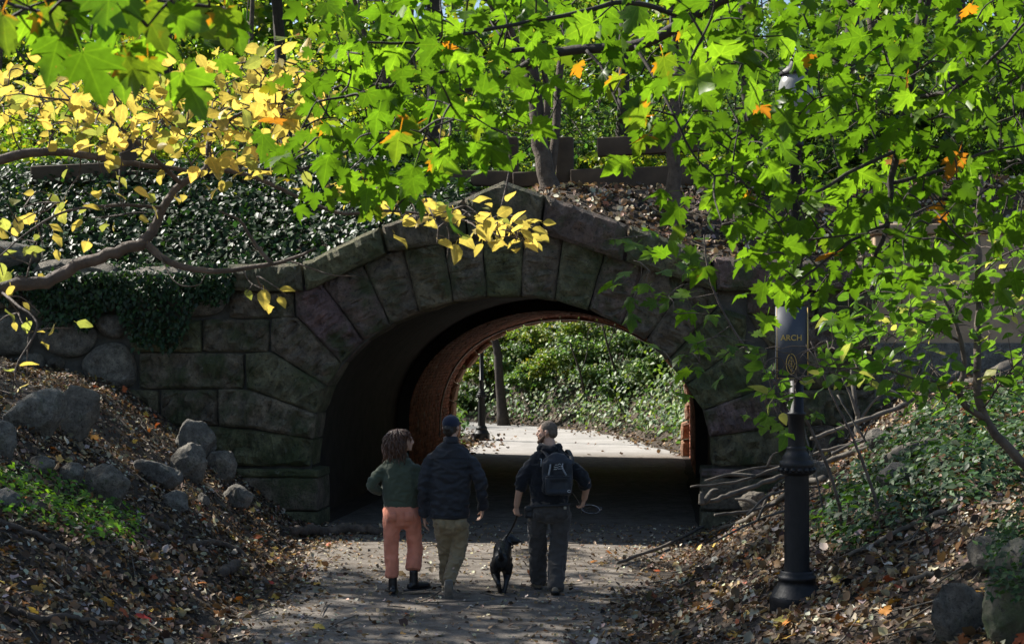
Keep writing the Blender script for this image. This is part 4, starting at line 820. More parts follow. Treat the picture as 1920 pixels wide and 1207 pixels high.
# ---- nearer maple twigs at the top left corner
mp2 = empty('maple_tree'); tag(mp2, 'maple twigs with large orange-tipped green leaves at the top left corner', 'tree')
fo = Foliage(mp2, M['bark_dark'], 9); tb = at(-1500, 1400, 4.2); tb.z = float(H(tb.x, tb.y))-.05
fo.limb([tb, tb+Vector((.1, .1, 2.0)), tb+Vector((.2, 0, 4.2)), tb+Vector((.3, 0, 5.6))], .12, .07, 'trunk'); fo.nodes = []
fo.limb([tb+Vector((.22, 0, 4.4)), at(-420, -160, 3.7), at(-100, -60, 3.6), at(90, -10, 3.6), at(250, 0, 3.6), at(420, 15, 3.6)], .028, .003)
fo.limb([at(-100, -60, 3.6), at(10, 5, 3.55), at(120, 30, 3.5)], .006, .003)
spray(fo, [([(-40,-50),(430,-50),(430,30),(330,80),(240,95),(120,80),(20,50),(-40,60)], 40)], 0, lambda x, y: 3.6, (1, 2), .105, {'g': .66, 't': .34}, (-.1, .8, .4), (.1, 0, -1), .3, .05)
fo.finish(SETS)
# ---- yellow-leaved tree on the left
yt = empty('yellow_leaved_tree'); tag(yt, 'small tree with pale yellow leaves and forked grey limb on the left', 'tree')
fo = Foliage(yt, M['bark_smooth'], 3); tb = at(-420, 1150, 7.0); tb.z = float(H(tb.x, tb.y))-.05
fo.limb([tb, tb+Vector((.05, .05, .9)), at(-160, 620, 7.3), at(0, 545, 7.4), at(100, 520, 7.5), at(190, 480, 7.5), at(272, 455, 7.55)], .042, .027, 'trunk'); fo.nodes = []
fo.limb([at(262, 462, 7.55), at(290, 425, 7.6), at(305, 390, 7.6), at(335, 350, 7.6), at(385, 315, 7.65), at(395, 250, 7.7), at(430, 170, 7.75)], .028, .010)
fo.limb([at(275, 458, 7.55), at(320, 492, 7.5), at(390, 508, 7.5), at(460, 503, 7.5), at(540, 488, 7.5), at(592, 465, 7.5)], .02, .006)
fo.limb([at(510, 495, 7.5), at(480, 460, 7.5), at(450, 415, 7.45), at(410, 395, 7.4)], .011, .005)
fo.limb([at(385, 315, 7.65), at(470, 330, 7.6), at(560, 370, 7.5), at(640, 400, 7.45), at(720, 395, 7.4), at(820, 405, 7.4), at(900, 420, 7.4), at(1000, 445, 7.4)], .012, .003)
fo.limb([tb+Vector((.05, .0, .8)), at(-180, 380, 7.2), at(0, 300, 7.3), at(110, 285, 7.4), at(230, 305, 7.5), at(350, 320, 7.6)], .036, .010)
fo.limb([at(340, 345, 7.6), at(260, 270, 7.4), at(170, 200, 7.2), at(60, 180, 7.1)], .012, .004)
fo.limb([at(400, 245, 7.7), at(480, 200, 7.6), at(560, 190, 7.5), at(640, 160, 7.4)], .010, .004)
fo.limb([at(305, 390, 7.6), at(230, 385, 7.4), at(130, 395, 7.3), at(60, 430, 7.2), at(0, 480, 7.1)], .009, .003)
fo.limb([at(0, 545, 7.4), at(30, 570, 7.2), at(70, 610, 7.1), at(30, 690, 7.), at(40, 740, 7.)], .007, .003)
fo.limb([at(540, 488, 7.5), at(575, 500, 7.45), at(620, 515, 7.4), at(668, 518, 7.4)], .005, .002); fo.limb([at(455, 505, 7.5), at(470, 530, 7.45), at(500, 545, 7.4)], .004, .002)
fo.limb([at(300, 480, 7.5), at(330, 530, 7.4), at(370, 535, 7.4), at(385, 515, 7.4)], .004, .002); fo.limb([at(830, 405, 7.4), at(842, 440, 7.4), at(838, 485, 7.4)], .004, .002)
Y = {'y': .84, 'p': .16}; NY, TY = (-.1, .5, .62), (.25, -.3, -.6); dY = lambda x, y: 7.4+.35*math.sin(x*.02)
spray(fo, [([(-20,120),(110,150),(200,110),(330,130),(440,105),(560,120),(625,190),(570,290),(430,320),(330,280),(200,290),(100,240),(-20,230)], 12.5)], 0, dY, (1, 2), .086, Y, NY, TY, .42, .06)
spray(fo, [([(150,310),(400,330),(330,400),(150,420),(110,380)], 34), ([(-20,390),(110,360),(100,450),(60,520),(-20,520)], 30), ([(-20,540),(50,560),(150,610),(60,640),(-20,600)], 40), ([(-20,690),(70,700),(60,745),(-20,740)], 40)], 0, dY, (1, 2), .082, {'y': .6, 'p': .4}, NY, TY, .4, .05)
spray(fo, [([(600,330),(700,340),(830,380),(1015,430),(1010,465),(900,440),(800,430),(690,400),(610,370)], 24), ([(860,390),(1010,420),(1015,460),(900,440)], 16), ([(880,410),(1015,430),(1015,455),(940,440)], 18)], 0, dY, (1, 2), .086, {'y': .95, 'p': .05}, (-.1, .35, .65), (.5, -.2, -.6), .35, .04)
spray(fo, [([(455,540),(545,535),(540,565),(460,560)], 26), ([(800,450),(860,455),(850,465),(800,462)], 22), ([(890,450),(1000,460),(990,470),(890,465)], 40)], 0, dY, (1, 1), .085, {'y': .8, 'p': .2}, (0, .5, .4), (.2, 0, -1), .25, .03)
spray(fo, [([(780,110),(1010,150),(1000,200),(860,190),(700,160)], 42), ([(700,180),(900,170),(880,260),(760,250)], 48)], 0, lambda x, y: 8.3, (1, 2), .09, {'y': 1.}, NY, TY, .4, .05)
fo.finish(SETS)
# ---- shrubs with oval leaves and saplings on the right bank
def sapling(name, label, base, limbs, polys, dep, size, kinds, seed, per=(1, 2), nrm=(-.1, .35, .75), tip=(-.3, -.3, -.5), bark='bark_smooth', jit=.35):
    rt = empty(name); tag(rt, label, 'sapling' if 'sapling' in name else 'shrub'); f = Foliage(rt, M[bark], seed)
    for k, (pts, r0, r1) in enumerate(limbs): f.limb(pts, r0, r1, 'stem' if k == 0 else 'limb')
    if polys: spray(f, polys, 0, dep, per, size, kinds, nrm, tip, jit, .06)
    f.finish(SETS); return rt
def gp(px, py, dz=-.04):
    q = drop(px, py); q.z += dz; return q
g0 = at(2060, 900, 10.6); g0.z = float(H(g0.x, g0.y))-.05; D0 = 10.6
sapling('oval_leaved_shrub', 'two-stemmed shrub with light green oval leaves in front of the rendered wall', g0,
        [([g0, at(1980, 930, D0), at(1900, 850, D0), at(1845, 780, D0), at(1832, 700, D0), at(1836, 560, D0), at(1834, 440, D0), at(1840, 330, D0)], .040, .018), ([at(1845, 785, D0), at(1800, 745, D0-.1), at(1808, 680, D0-.15), at(1790, 600, D0-.2), at(1760, 545, D0-.2)], .026, .008),
         ([at(1805, 740, D0-.1), at(1730, 715, D0-.4), at(1640, 690, D0-.6), at(1540, 700, D0-.7), at(1450, 720, D0-.8)], .010, .004), ([at(1800, 640, D0-.1), at(1720, 600, D0-.3), at(1640, 590, D0-.4), at(1560, 610, D0-.5)], .010, .004), ([at(1836, 520, D0), at(1880, 480, D0), at(1930, 460, D0)], .008, .004), ([at(1840, 770, D0), at(1890, 700, D0-.3), at(1930, 660, D0-.4)], .008, .004)],
        [([(1420,650),(1540,640),(1620,600),(1760,570),(1800,600),(1720,660),(1800,700),(1720,735),(1600,720),(1540,700),(1450,740)], 12.5), ([(1600,470),(1760,430),(1930,460),(1930,560),(1760,560),(1640,580)], 19), ([(1680,690),(1930,690),(1930,760),(1780,770),(1680,730)], 19), ([(1420,700),(1500,690),(1510,770),(1440,790)], 22), ([(1540,560),(1700,540),(1720,600),(1560,640)], 20), ([(1840,560),(1930,540),(1930,700),(1860,690)], 20), ([(1640,490),(1930,470),(1930,600),(1760,640),(1650,600)], 23)], lambda x, y: D0-.6*(1 if x < 1700 else .3), .125, {'v': .90, 'p': .10}, 21)
g0 = gp(1580, 1000); D1 = g0.y-.2
sapling('maple_sapling', 'thin leaning maple sapling behind the lamp post, reaching up over the arch', g0,
        [([g0, at(1572, 940, D1), at(1545, 860, D1), at(1500, 770, D1), at(1430, 690, D1), at(1370, 610, D1), at(1330, 520, D1), at(1320, 440, D1)], .017, .006), ([at(1370, 610, D1), at(1310, 650, D1), at(1260, 680, D1)], .005, .003), ([at(1345, 550, D1), at(1270, 560, D1), at(1180, 545, D1)], .005, .003), ([at(1325, 460, D1), at(1250, 440, D1), at(1130, 450, D1)], .005, .003)],
        [([(1125,450),(1200,440),(1330,450),(1330,500),(1220,510),(1150,480)], 36), ([(1150,530),(1300,530),(1330,590),(1200,590)], 34), ([(1240,660),(1330,630),(1420,640),(1450,690),(1340,690),(1270,700)], 30), ([(1410,790),(1500,780),(1480,830),(1420,830)], 34)], lambda x, y: D1, .165, {'g': 1.}, 22, (1, 2), (-.1, -.25, .8), (-.4, -.4, -.4))
g0 = gp(1655, 985); D2 = g0.y
sapling('maple_sapling', 'upright sapling with few leaves standing in the ivy right of the lamp post', g0, [([g0, at(1640, 930, D2), at(1615, 860, D2), at(1590, 800, D2), at(1560, 740, D2), at(1520, 640, D2)], .018, .006), ([at(1600, 830, D2), at(1560, 800, D2), at(1520, 800, D2)], .005, .003)],
        [([(1500,780),(1620,790),(1620,830),(1500,830)], 34), ([(1560,940),(1680,930),(1680,1010),(1600,1010)], 30)], lambda x, y: D2-.1, .11, {'g': .6, 'v': .4}, 23)
# ------------------------------------------------------------ trees, shrubs and ivy behind
def tints(n, cols, rng, var=.25):
    c = np.array(cols)[rng.integers(len(cols), size=n)]; return np.clip(c*(1+rng.normal(0, var, (n, 1)))*(1+rng.normal(0, .08, (n, 3))), .004, .9)
def cloud(cents, rads, n, clumps, rng, flat=.45, cl=.16):
    """leaf positions gathered in clumps through a few overlapping ellipsoids"""
    cents, rads = np.array(cents, float), np.array(rads, float); vol = rads.prod(1); k = rng.choice(len(cents), clumps, p=vol/vol.sum())
    d = unit(rng.normal(size=(clumps, 3)))*rng.uniform(.35, 1.02, (clumps, 1))**.6; cc = cents[k]+d*rads[k]; sz = rads[k].mean(1)*cl*rng.uniform(.6, 1.5, clumps)
    i = rng.integers(clumps, size=n); off = rng.normal(size=(n, 3))*np.array([1, 1, flat]); return cc[i]+off*sz[i][:, None], cc
LIGHT = [(.13, .19, .03), (.20, .24, .035), (.28, .27, .04), (.10, .17, .03)]; MID = [(.06, .11, .022), (.09, .14, .025), (.05, .09, .02)]; COOL = [(.05, .095, .04), (.07, .12, .045), (.045, .08, .035), (.11, .15, .04)]
def leafy(name, label, cat, base, trunk, r0, r1, cents, rads, n, size, cols, seed, limbs=6, group=None, clumps=None, bark='bark', cl=.16, nbias=(0, 0, .6), mat='tinted', extra=()):
    rng = np.random.default_rng(seed); rt = empty(name, base); tag(rt, label, cat, group); b0 = np.array(base)
    P = catmull(trunk, 5); w = np.linspace(0, 1, len(P)); rad = r0+(r1-r0)*w; rad[:3] *= [1.5, 1.2, 1.05]; P[1:-1, :2] += rng.normal(0, r0*.12, (len(P)-2, 2))
    MB().tube(P-b0, rad, 10).build('trunk', M[bark], rt)
    for ex, e0, e1 in extra: MB().tube(catmull(ex, 5)-b0, np.linspace(e0, e1, (len(ex)-1)*5+1 if len(ex) > 2 else 6), 8).build('trunk', M[bark], rt)
    pos, cc = cloud(cents, rads, n, clumps or max(24, n//70), rng, cl=cl)
    for k in range(limbs):
        q = cc[rng.integers(len(cc))]; j = int(len(P)*rng.uniform(.45, .95)); a = P[j]; m_ = (a+q)/2+np.array([0, 0, .12*np.linalg.norm(q-a)])
        MB().tube(catmull([a, m_, q], 5)-b0, np.linspace(rad[j]*.45, .008, 11), 6).build('limb', M[bark], rt)
    nr = rng.normal(size=(n, 3))*.6+np.array(nbias); tp = rng.normal(size=(n, 3))+np.array([0, 0, -.4])
    scatter('crown', *DIAM, pos-b0, frames(nr, tp), size*rng.uniform(.6, 1.25, n), tints(n, cols, rng), M[mat], rt); return rt
def tr_at(px, py, D): return np.array(at(px, py, D))
# trees on and beyond the embankment
def ondeck(u, v, dz=-.05): q = B(u, v, float(deck(u, v))+dz); return q
b0 = ondeck(*uv_of(tr_at(1035, 362, 24.2)[0], 24.2))
leafy('leaning_tree', 'rough-barked leaning tree with twin stems growing right behind the coping', 'tree', b0, [b0, at(1018, 310, 24.2), at(1005, 200, 24.3), at(985, 60, 24.4), at(960, -150, 24.5), at(930, -420, 24.5)], .15, .09,
      [at(900, -600, 24.5), at(700, -480, 23.5), at(1100, -560, 25.5)], [(2.6, 2.6, 1.5), (2.2, 2, 1.2), (2.2, 2.2, 1.3)], 4200, .17, LIGHT, 31, 8, extra=[([at(1030, 345, 24.3), at(1042, 250, 24.4), at(1048, 150, 24.5), at(1062, 20, 24.6), at(1075, -200, 24.7)], .075, .04), ([at(1010, 300, 24.3), at(1026, 200, 24.1), at(1018, 90, 24.1), at(1030, -60, 24.)], .06, .03)])
b0 = ondeck(*uv_of(tr_at(1265, 415, 23.2)[0], 23.2))
leafy('slim_tree', 'slim straight tree trunk behind the coping right of the leaning tree', 'tree', b0, [b0, at(1265, 360, 23.3), at(1263, 250, 23.3), at(1274, 120, 23.4), at(1285, -60, 23.4), at(1300, -420, 23.5)], .12, .07,
      [at(1320, -560, 23.5), at(1500, -480, 23.)], [(2.2, 2.2, 1.3), (1.8, 1.8, 1.1)], 3000, .17, LIGHT, 32, 6)
b0 = ondeck(-3.6, 7.2); T0 = np.array(b0)
leafy('dark_trunk_tree', 'dark leaning trunk seen between the yellow leaves above the arch', 'tree', b0, [b0, T0+(.3, 0, 1.6), T0+(.7, 0, 3.2), T0+(.9, .2, 6)], .16, .1, [T0+(.5, 0, 6.3), T0+(-2, .5, 5.6), T0+(2.5, .3, 5.4)], [(2.6, 2.5, 1.6), (2, 2, 1.2), (2, 2, 1.2)], 6500, .15, LIGHT, 33, 8)
# tall crowns left of the view: they throw the dappled shade over path and arch
for k, (x, y, h, r, lab) in enumerate(((-12.6, 17.6, 10.3, 3.3, 'tall tree left of the view whose crown shades the path'), (-8.4, 20.4, 10.7, 3.2, 'tall tree beyond the left mound with a high spreading crown'), (-15.6, 22.6, 11.0, 3.5, 'tallest broad tree far left behind the boulder wall'), (-8.4, 15.6, 10.0, 2.6, 'high-crowned tree rising behind the yellow leaves'))):
    u_, v_ = uv_of(x, y); z0_ = float(deck(u_, v_)) if v_ > .4 else float(H(x, y)); off = (0, -2.8, 0, -2.6)[k]; T0 = np.array((x+off, y, z0_-.05))
    leafy('tall_tree', lab, 'tree', T0, [T0, T0+(.1, 0, 2.5), T0+(-off*.3, .1, 5), T0+(-off, 0, h-z0_)], .2, .1, [(x, y, h), (x+r*.7, y-r*.4, h-.5), (x-r*.6, y+r*.5, h-.3), (x+.3, y+r*.8, h+.5)], [(r, r, 1.7), (r*.75, r*.75, 1.2), (r*.8, r*.8, 1.3), (r*.7, r*.7, 1.2)], 4600, .21, LIGHT+MID, 40+k, 8, clumps=60, cl=.15)
BRIGHT = [(.11, .18, .06), (.14, .21, .07), (.09, .15, .06), (.18, .23, .06)]
BUSH = [(-9, 30, 5, 2.4, 2.0, LIGHT), (-5.5, 31, 5, 2.2, 2.4, MID), (-2.2, 30.5, 5, 2.0, 2.0, COOL), (.6, 31.5, 5, 1.9, 2.6, COOL), (3.0, 30, 5, 1.7, 1.5, LIGHT), (5.4, 31, 5, 2.0, 2.1, COOL), (8.2, 30, 5, 2.2, 2.3, MID), (11, 31, 5, 2.3, 2.4, COOL), (1.8, 34.4, 5, 1.9, 3.6, MID), (-1.0, 34.6, 5, 2.0, 3.8, LIGHT+MID), (-4.6, 34.6, 5, 2.2, 4.0, LIGHT), (-8.4, 34, 5, 2.4, 3.8, LIGHT), (5.2, 34, 5, 2.0, 3.6, COOL), (-6.8, 27.5, 5, 1.5, 1.5, LIGHT), (-2.6, 27.3, 5, 1.3, 1.2, COOL), (8.4, 26.0, 5, 1.8, 2.2, MID), (5.9, 26.5, 5, 1.5, 2.0, COOL)]
BL = ['sunlit bush at the far left behind the mound', 'darker bush behind the yellow leaves on the left', 'bluish green bush behind the fence, left of the arch apex', 'tall light bush right behind the leaning tree', 'low bright bush seen above the fence rails', 'bluish bush behind the right end of the fence', 'mid green bush behind the maple leaves right of the fence', 'bluish bush at the far right above the rendered wall', 'bright bush between leaning tree and slim tree, farther back', 'tall bright bush at the far edge of the bridge, left of the leaning tree', 'tall bright bush at the far edge of the bridge, behind the yellow leaves', 'tallest bush at the far left edge of the bridge', 'bluish tall bush at the far edge of the bridge, right of the slim tree', 'low sunlit bush on the mound behind the forked limb', 'low bluish bush on the mound left of the coping', 'bush behind the coping at the right, above the rendered wall', 'bush behind the coping at the right end of the fence']
for k, (x, y, z, r, h, cols) in enumerate(BUSH):
    u_, v_ = uv_of(x, y); z = float(deck(u_, v_)); T0 = np.array((x, y, z-.05))
    leafy('bush', BL[k], 'bush', T0, [T0, T0+(.1, 0, .5*h), T0+(.15, .1, h)], .06, .03, [T0+(0, 0, h*.55), T0+(r*.5, -.2, h*.45), T0+(-r*.5, .3, h*.5)], [(r, r*.8, h*.55), (r*.7, r*.6, h*.4), (r*.7, r*.6, h*.45)], 5200, .125, cols, 60+k, 5, 'bushes beyond the bridge', cl=.12)
BT = [(-19, 33, 12, 4.5), (-23, 42, 12, 4.4), (-4.0, 63, 16, 6), (4.5, 62, 16, 6), (9.5, 41, 12, 4.4), (15.5, 43, 12, 4.8), (-19, 58, 15, 6), (-11, 66, 18, 6.5), (12, 58, 15, 6)]
TL = ['broad pale green tree far back at the left edge', 'yellow-green tree back left beyond the yellow leaves', 'yellow-green tree back of the arch apex, left', 'bright tree straight behind the leaning tree', 'green tree behind the fence and slim tree', 'dense tree back at the right edge', 'farthest tree on the left skyline', 'farthest tree in the middle of the skyline', 'farthest tree on the right skyline']
for k, (x, y, h, r) in enumerate(BT):
    z = max(0, float(H(x, y)))-.1; T0 = np.array((x, y, z))
    leafy('woodland_tree', TL[k], 'tree', T0, [T0, T0+(.2, 0, 3), T0+(-.1, 0, 7), T0+(.1, 0, h)], .22, .08, [(x, y, h*.86), (x+r*.5, y-1, h*.66), (x-r*.5, y-.5, h*.7), (x, y-1, h*.48)], [(r*.9, r*.8, h*.3), (r*.6, r*.6, h*.22), (r*.65, r*.6, h*.22), (r*.8, r*.6, h*.16)], 8500, .22, LIGHT+MID if k not in (4, 5, 8) else MID+COOL, 80+k, 7, 'trees beyond the bridge', cl=.13)
rng = np.random.default_rng(99); n = 60000; x = rng.uniform(-60, 60, n); y = 72+rng.uniform(0, 14, n)+.01*x*x; z = rng.uniform(1, 21, n)+3*np.sin(x*.35)
scatter('far_woods', *DIAM, np.stack([x, y, z], -1), frames(rng.normal(size=(n, 3))*.7+(0, 0, .5), rng.normal(size=(n, 3))), rng.uniform(.7, 1.3, n), tints(n, LIGHT+MID+MID, rng), M['tinted'])
for k, (px, D, r, lab) in enumerate(((560, 29, .13, 'dark straight trunk rising behind the yellow leaves above the mound'), (820, 27.5, .16, 'dark trunk behind the maple bough left of the leaning tree'), (1150, 31, .14, 'straight trunk between the leaning tree and the slim tree'), (1430, 28, .15, 'trunk behind the dense maple leaves right of the slim tree'), (1600, 33, .2, 'thick trunk far back behind the maple leaves at the right'), (1770, 27, .13, 'trunk above the rendered wall near the right edge'), (330, 32, .17, 'dark trunk far back behind the yellow leaves, left of the mound'))):
    q = at(px, 330, D); u_, v_ = uv_of(q.x, q.y); T0 = np.array((q.x, q.y, float(deck(u_, v_))-.05)); ln = ((k*37) % 11-5)*.06
    leafy('background_tree', lab, 'tree', T0, [T0, T0+(ln, 0, 2), T0+(ln*1.5, .1, 4.5), T0+(ln*3, .1, 8)], r, r*.6, [T0+(ln*3, 0, 8.3), T0+(ln*3+1, .5, 7.6)], [(1.6, 1.6, 1.0), (1.2, 1.2, .8)], 1500, .17, LIGHT+MID, 150+k, 5, 'trunks beyond the coping', bark='bark_dark')
# ---- ivy and ground cover: (place, normal) on the terrain
def normals(f, x, y, e=.06):
    return unit(np.stack([-(f(x+e, y)-f(x-e, y))/(2*e), -(f(x, y+e)-f(x, y-e))/(2*e), np.ones_like(x)], -1))
def carpet(name, x, y, f, size, cols, seed, mat, thick=.12, tilt=.5, shape=BLADE, up=(0, 0, 0), tovec=None, var=.25):
    rng = np.random.default_rng(seed); n = len(x); z = f(x, y); nr = normals(f, x, y); pos = np.stack([x, y, z], -1)+nr*rng.uniform(.0, 1, (n, 1))**1.5*thick
    nn = nr+rng.normal(0, tilt, (n, 3))+np.array(up); tp = rng.normal(size=(n, 3))+np.array([0, -.3, -.5])
    return scatter(name, *shape, pos, frames(nn, tp), size*rng.uniform(.6, 1.3, n), tints(n, cols, rng, var), mat)
def fdeck(x, y): u_, v_ = uv_of(x, y); return deck(u_, v_)
IVY = [(.018, .042, .014), (.026, .055, .018), (.035, .07, .024), (.015, .036, .016)]
rng = np.random.default_rng(12); n = 27000; u_ = rng.uniform(-9, -.9, n); v_ = rng.uniform(.15, 4.2, n)**1.0; hump = .35*smooth(-.9, -2.5, u_)
keep = v_ > np.interp(u_, [-9, -3, -.9], [.15, .3, .9])
px_ = BO.x+BE.x*u_+BD.x*v_; py_ = BO.y+BE.y*u_+BD.y*v_
carpet('ivy', px_[keep], py_[keep], lambda x, y: fdeck(x, y)+.35*smooth(-.9, -2.5, uv_of(x, y)[0])*smooth(.2, 1.2, uv_of(x, y)[1]), .115, IVY, 13, M['ivy'], .22, .45)
# ivy hanging down over the boulder wall in a ragged curtain
rng = np.random.default_rng(15); n = 5200; u_ = rng.uniform(-7.6, -3.9, n); dr_ = rng.random(n); lim = .25+.9*np.exp(-((u_+5.0)/.55)**2)+.55*np.exp(-((u_+6.3)/.5)**2)+.25*np.sin(u_*5)**2; z = 3.75-dr_**1.2*lim-.1*rng.random(n)
v_ = -.22-.1*rng.random(n)+.25*(z > 3.6); P = np.array([B(a, b, c) for a, b, c in zip(u_, v_, z)])
scatter('ivy', *BLADE, P, frames(rng.normal(0, .45, (n, 3))+(0, -.7, .5), rng.normal(0, .5, (n, 3))+(0, -.2, -1)), .085*rng.uniform(.6, 1.3, n), tints(n, IVY, rng), M['ivy'])
# sunlit low growth on the deck beyond
rng = np.random.default_rng(16); n = 9000; u_ = rng.uniform(-9, 9, n); v_ = rng.uniform(3.4, 9.5, n); px_ = BO.x+BE.x*u_+BD.x*v_; py_ = BO.y+BE.y*u_+BD.y*v_
carpet('ground_cover', px_, py_, fdeck, .12, LIGHT+COOL, 17, M['tinted'], .3, .5, DIAM)
# glossy cover on the right bank
def patch(n, poly, seed, dmin=7, dmax=24):
    rng = np.random.default_rng(seed); P = np.array(poly, float); lo, hi = P.min(0), P.max(0); out = []
    pts = np.array([drop(lo[0]+(hi[0]-lo[0])*a, lo[1]+(hi[1]-lo[1])*b) for a in np.linspace(0, 1, 14) for b in np.linspace(0, 1, 14)]); pts = pts[pts[:, 1] < 21.8]; x0, y0 = pts[:, :2].min(0)-.2; x1, y1 = pts[:, :2].max(0)+.2
    x = rng.uniform(x0, x1, n*24); y = rng.uniform(y0, y1, n*24); z = H(x, y); px, py = project(np.stack([x, y, z+.05], -1)); k = inpoly(px+rng.normal(0, 10, n*24), py+rng.normal(0, 6, n*24), poly)
    return x[k][:n], y[k][:n]
GC = [(.03, .065, .022), (.045, .085, .03), (.02, .05, .018), (.06, .11, .035)]
x, y = patch(6500, [(1525,1000),(1560,960),(1600,900),(1650,850),(1700,800),(1760,770),(1940,720),(1940,900),(1800,950),(1700,990),(1600,1030)], 18); carpet('ivy', x, y, H, .085, GC, 19, M['ivy'], .22, .35)
x, y = patch(900, [(1880,1080),(1940,1050),(1940,1230),(1860,1230)], 20); carpet('ivy', x, y, lambda a, b: H(a, b)+.35, .05, GC, 21, M['ivy'], .2, .5)
SEED = [(.10, .20, .03), (.14, .25, .035), (.08, .17, .03)]
x, y = patch(1300, [(-20,880),(60,870),(130,900),(180,890),(150,930),(230,950),(265,985),(240,1010),(150,1000),(60,970),(-20,970)], 22); carpet('ground_cover', x, y, H, .075, SEED, 23, M['tinted'], .14, .35, BLADE)
# hillside beyond the tunnel
def far_sel(n, seed, lo=.12, hi=13.):
    rng = np.random.default_rng(seed); x = rng.uniform(-4, 9.5, n*3); y = rng.uniform(37.5, 58, n*3); d = np.abs(x-path_c(y))-path_w(y); v = uv_of(x, y)[1]
    k = (d > lo) & (v > TLEN+.6) & (rng.random(n*3) < np.clip((d-lo)/.35, .15, 1)*np.where((x > path_c(y)) | (y > 44), 1, .6)); return x[k][:n], y[k][:n]
x, y = far_sel(30000, 24); carpet('ivy', x, y, H, .17, BRIGHT+COOL, 25, M['ivy'], .75, .45, BLADE)
FS = [(1110, 655, 48, 1.3, 1.2, BRIGHT, 'leafy bush in the middle of the slope beyond the tunnel'), (960, 640, 52, 1.3, 1.2, LIGHT, 'bright bush at the left of the slope beyond the tunnel'), (1200, 640, 47, 1.1, .9, BRIGHT, 'bush high on the right of the slope beyond the tunnel'), (1050, 620, 54, 1.6, 1.0, LIGHT, 'light green bush at the top of the tunnel opening'), (885, 740, 43.5, .55, .9, MID, 'low bush left of the far lamp post'), (1010, 700, 51, 1.0, .8, BRIGHT, 'low bush beside the bend of the far path'), (1180, 715, 45, .9, .6, COOL, 'dark low bush on the right beyond the tunnel'), (1140, 600, 53, 1.6, 1.2, LIGHT, 'bush overhanging the arch crown beyond the tunnel'), (1060, 680, 49.5, 1.2, 1.1, LIGHT, 'sunlit bush behind the leaning dark stem beyond the tunnel'), (1240, 690, 43, .9, .9, BRIGHT, 'bush at the right edge of the tunnel opening'), (985, 665, 50, 1.0, 1.0, BRIGHT, 'bluish bush right of the far trunk'), (920, 690, 47, .8, 1.2, LIGHT, 'bright bush right behind the far lamp post'), (1130, 690, 46, 1.0, .7, BRIGHT, 'rounded bush on the lower slope beyond the tunnel')]
for k, (px, py, D, r, h, cols, lab) in enumerate(FS):
    c = np.array(drop(px, py+20, 38, 64)); T0 = c-(0, 0, .05); c = c+(0, 0, h*.3); h *= .75
    leafy('slope_bush', lab, 'bush', T0, [T0, (T0+c)/2+(.05, 0, 0), c], .05, .02, [c, c+(r*.5, -.2, -.2*h), c+(-r*.5, 0, -.15*h)], [(r, r*.7, h*.6), (r*.6, r*.6, h*.45), (r*.6, r*.6, h*.45)], 3400, .13, cols, 120+k, 4, 'bushes on the slope beyond the tunnel', bark='bark_dark', cl=.16, nbias=(-.3, -.2, .9), mat='ivy')
c = at(945, 715, 50); c.z = float(H(c.x, c.y)); T0 = np.array(c)-(0, 0, .05)
leafy('slope_tree', 'dark tree trunk on the slope beyond the tunnel, right of the far lamp', 'tree', T0, [T0, at(935, 680, c.y), at(928, 640, c.y), at(915, 560, c.y), at(905, 420, c.y)], .15, .10, [at(900, 300, c.y), at(960, 330, c.y)], [(1.8, 1.8, 1.0), (1.5, 1.5, .8)], 1800, .16, LIGHT, 140, 5, bark='bark_dark')
for k, (a, b_, c_) in enumerate((((1100, 755), (1088, 700), (1068, 640)), ((1165, 730), (1140, 650), (1128, 600)))):
    D = 46.5; q = drop(a[0], a[1], 40, 58); rt = empty('slope_sapling', q); tag(rt, ['thin dark stem leaning left in the bushes beyond the tunnel', 'second thin dark stem, nearer the right side of the tunnel opening'][k], 'sapling'); w0 = np.array(q)
    MB().tube(catmull([w0-w0, np.array(at(*b_, q.y-.5))-w0, np.array(at(*c_, q.y-.8))-w0], 5), np.linspace(.045, .02, 11), 6).build('stem', M['bark_dark'], rt); MB().tube(catmull([np.array(at(*b_, q.y-.5))-w0, np.array(at(b_[0]+12, b_[1]-35, q.y-.6))-w0, np.array(at(b_[0]+15, b_[1]-80, q.y-.6))-w0], 5), np.linspace(.02, .008, 11), 6).build('branch', M['bark_dark'], rt)
# ------------------------------------------------------------ fence on the bridge
fn = empty('timber_fence', B(2.0, 2.9, 4.9), -BANG); tag(fn, 'dark brown two-rail timber fence on top of the bridge', 'fence')
def loc_f(px, py, D): q = np.array(at(px, py, D))-np.array(fn.location); return np.array([q[0]*BE.x+q[1]*BE.y, q[0]*BD.x+q[1]*BD.y, q[2]])
DF = 24.9
def plank(a, b_, hh, th, name='rail'):
    a, b_ = loc_f(*a, DF), loc_f(*b_, DF-.094*(b_[0]-a[0])/118); d = b_-a; L = np.linalg.norm(d); ang = math.atan2(d[2], d[0])
    mb = MB(); mb.box((0, 0, 0), (L/2, th, hh)); o = mb.build(name, M['timber'], fn, False); o.location = (a+b_)/2; o.rotation_euler = (0, -ang, math.atan2(d[1], d[0])); bv = o.modifiers.new('b', 'BEVEL'); bv.width = .02; bv.segments = 2; return o
plank((962, 338), (1040, 334), .12, .07); plank((1070, 338), (1380, 327), .165, .08); plank((1120, 277), (1400, 262), .15, .08); plank((700, 330), (955, 336), .12, .07); plank((240, 335), (700, 326), .12, .07); plank((60, 330), (235, 322), .15, .07)
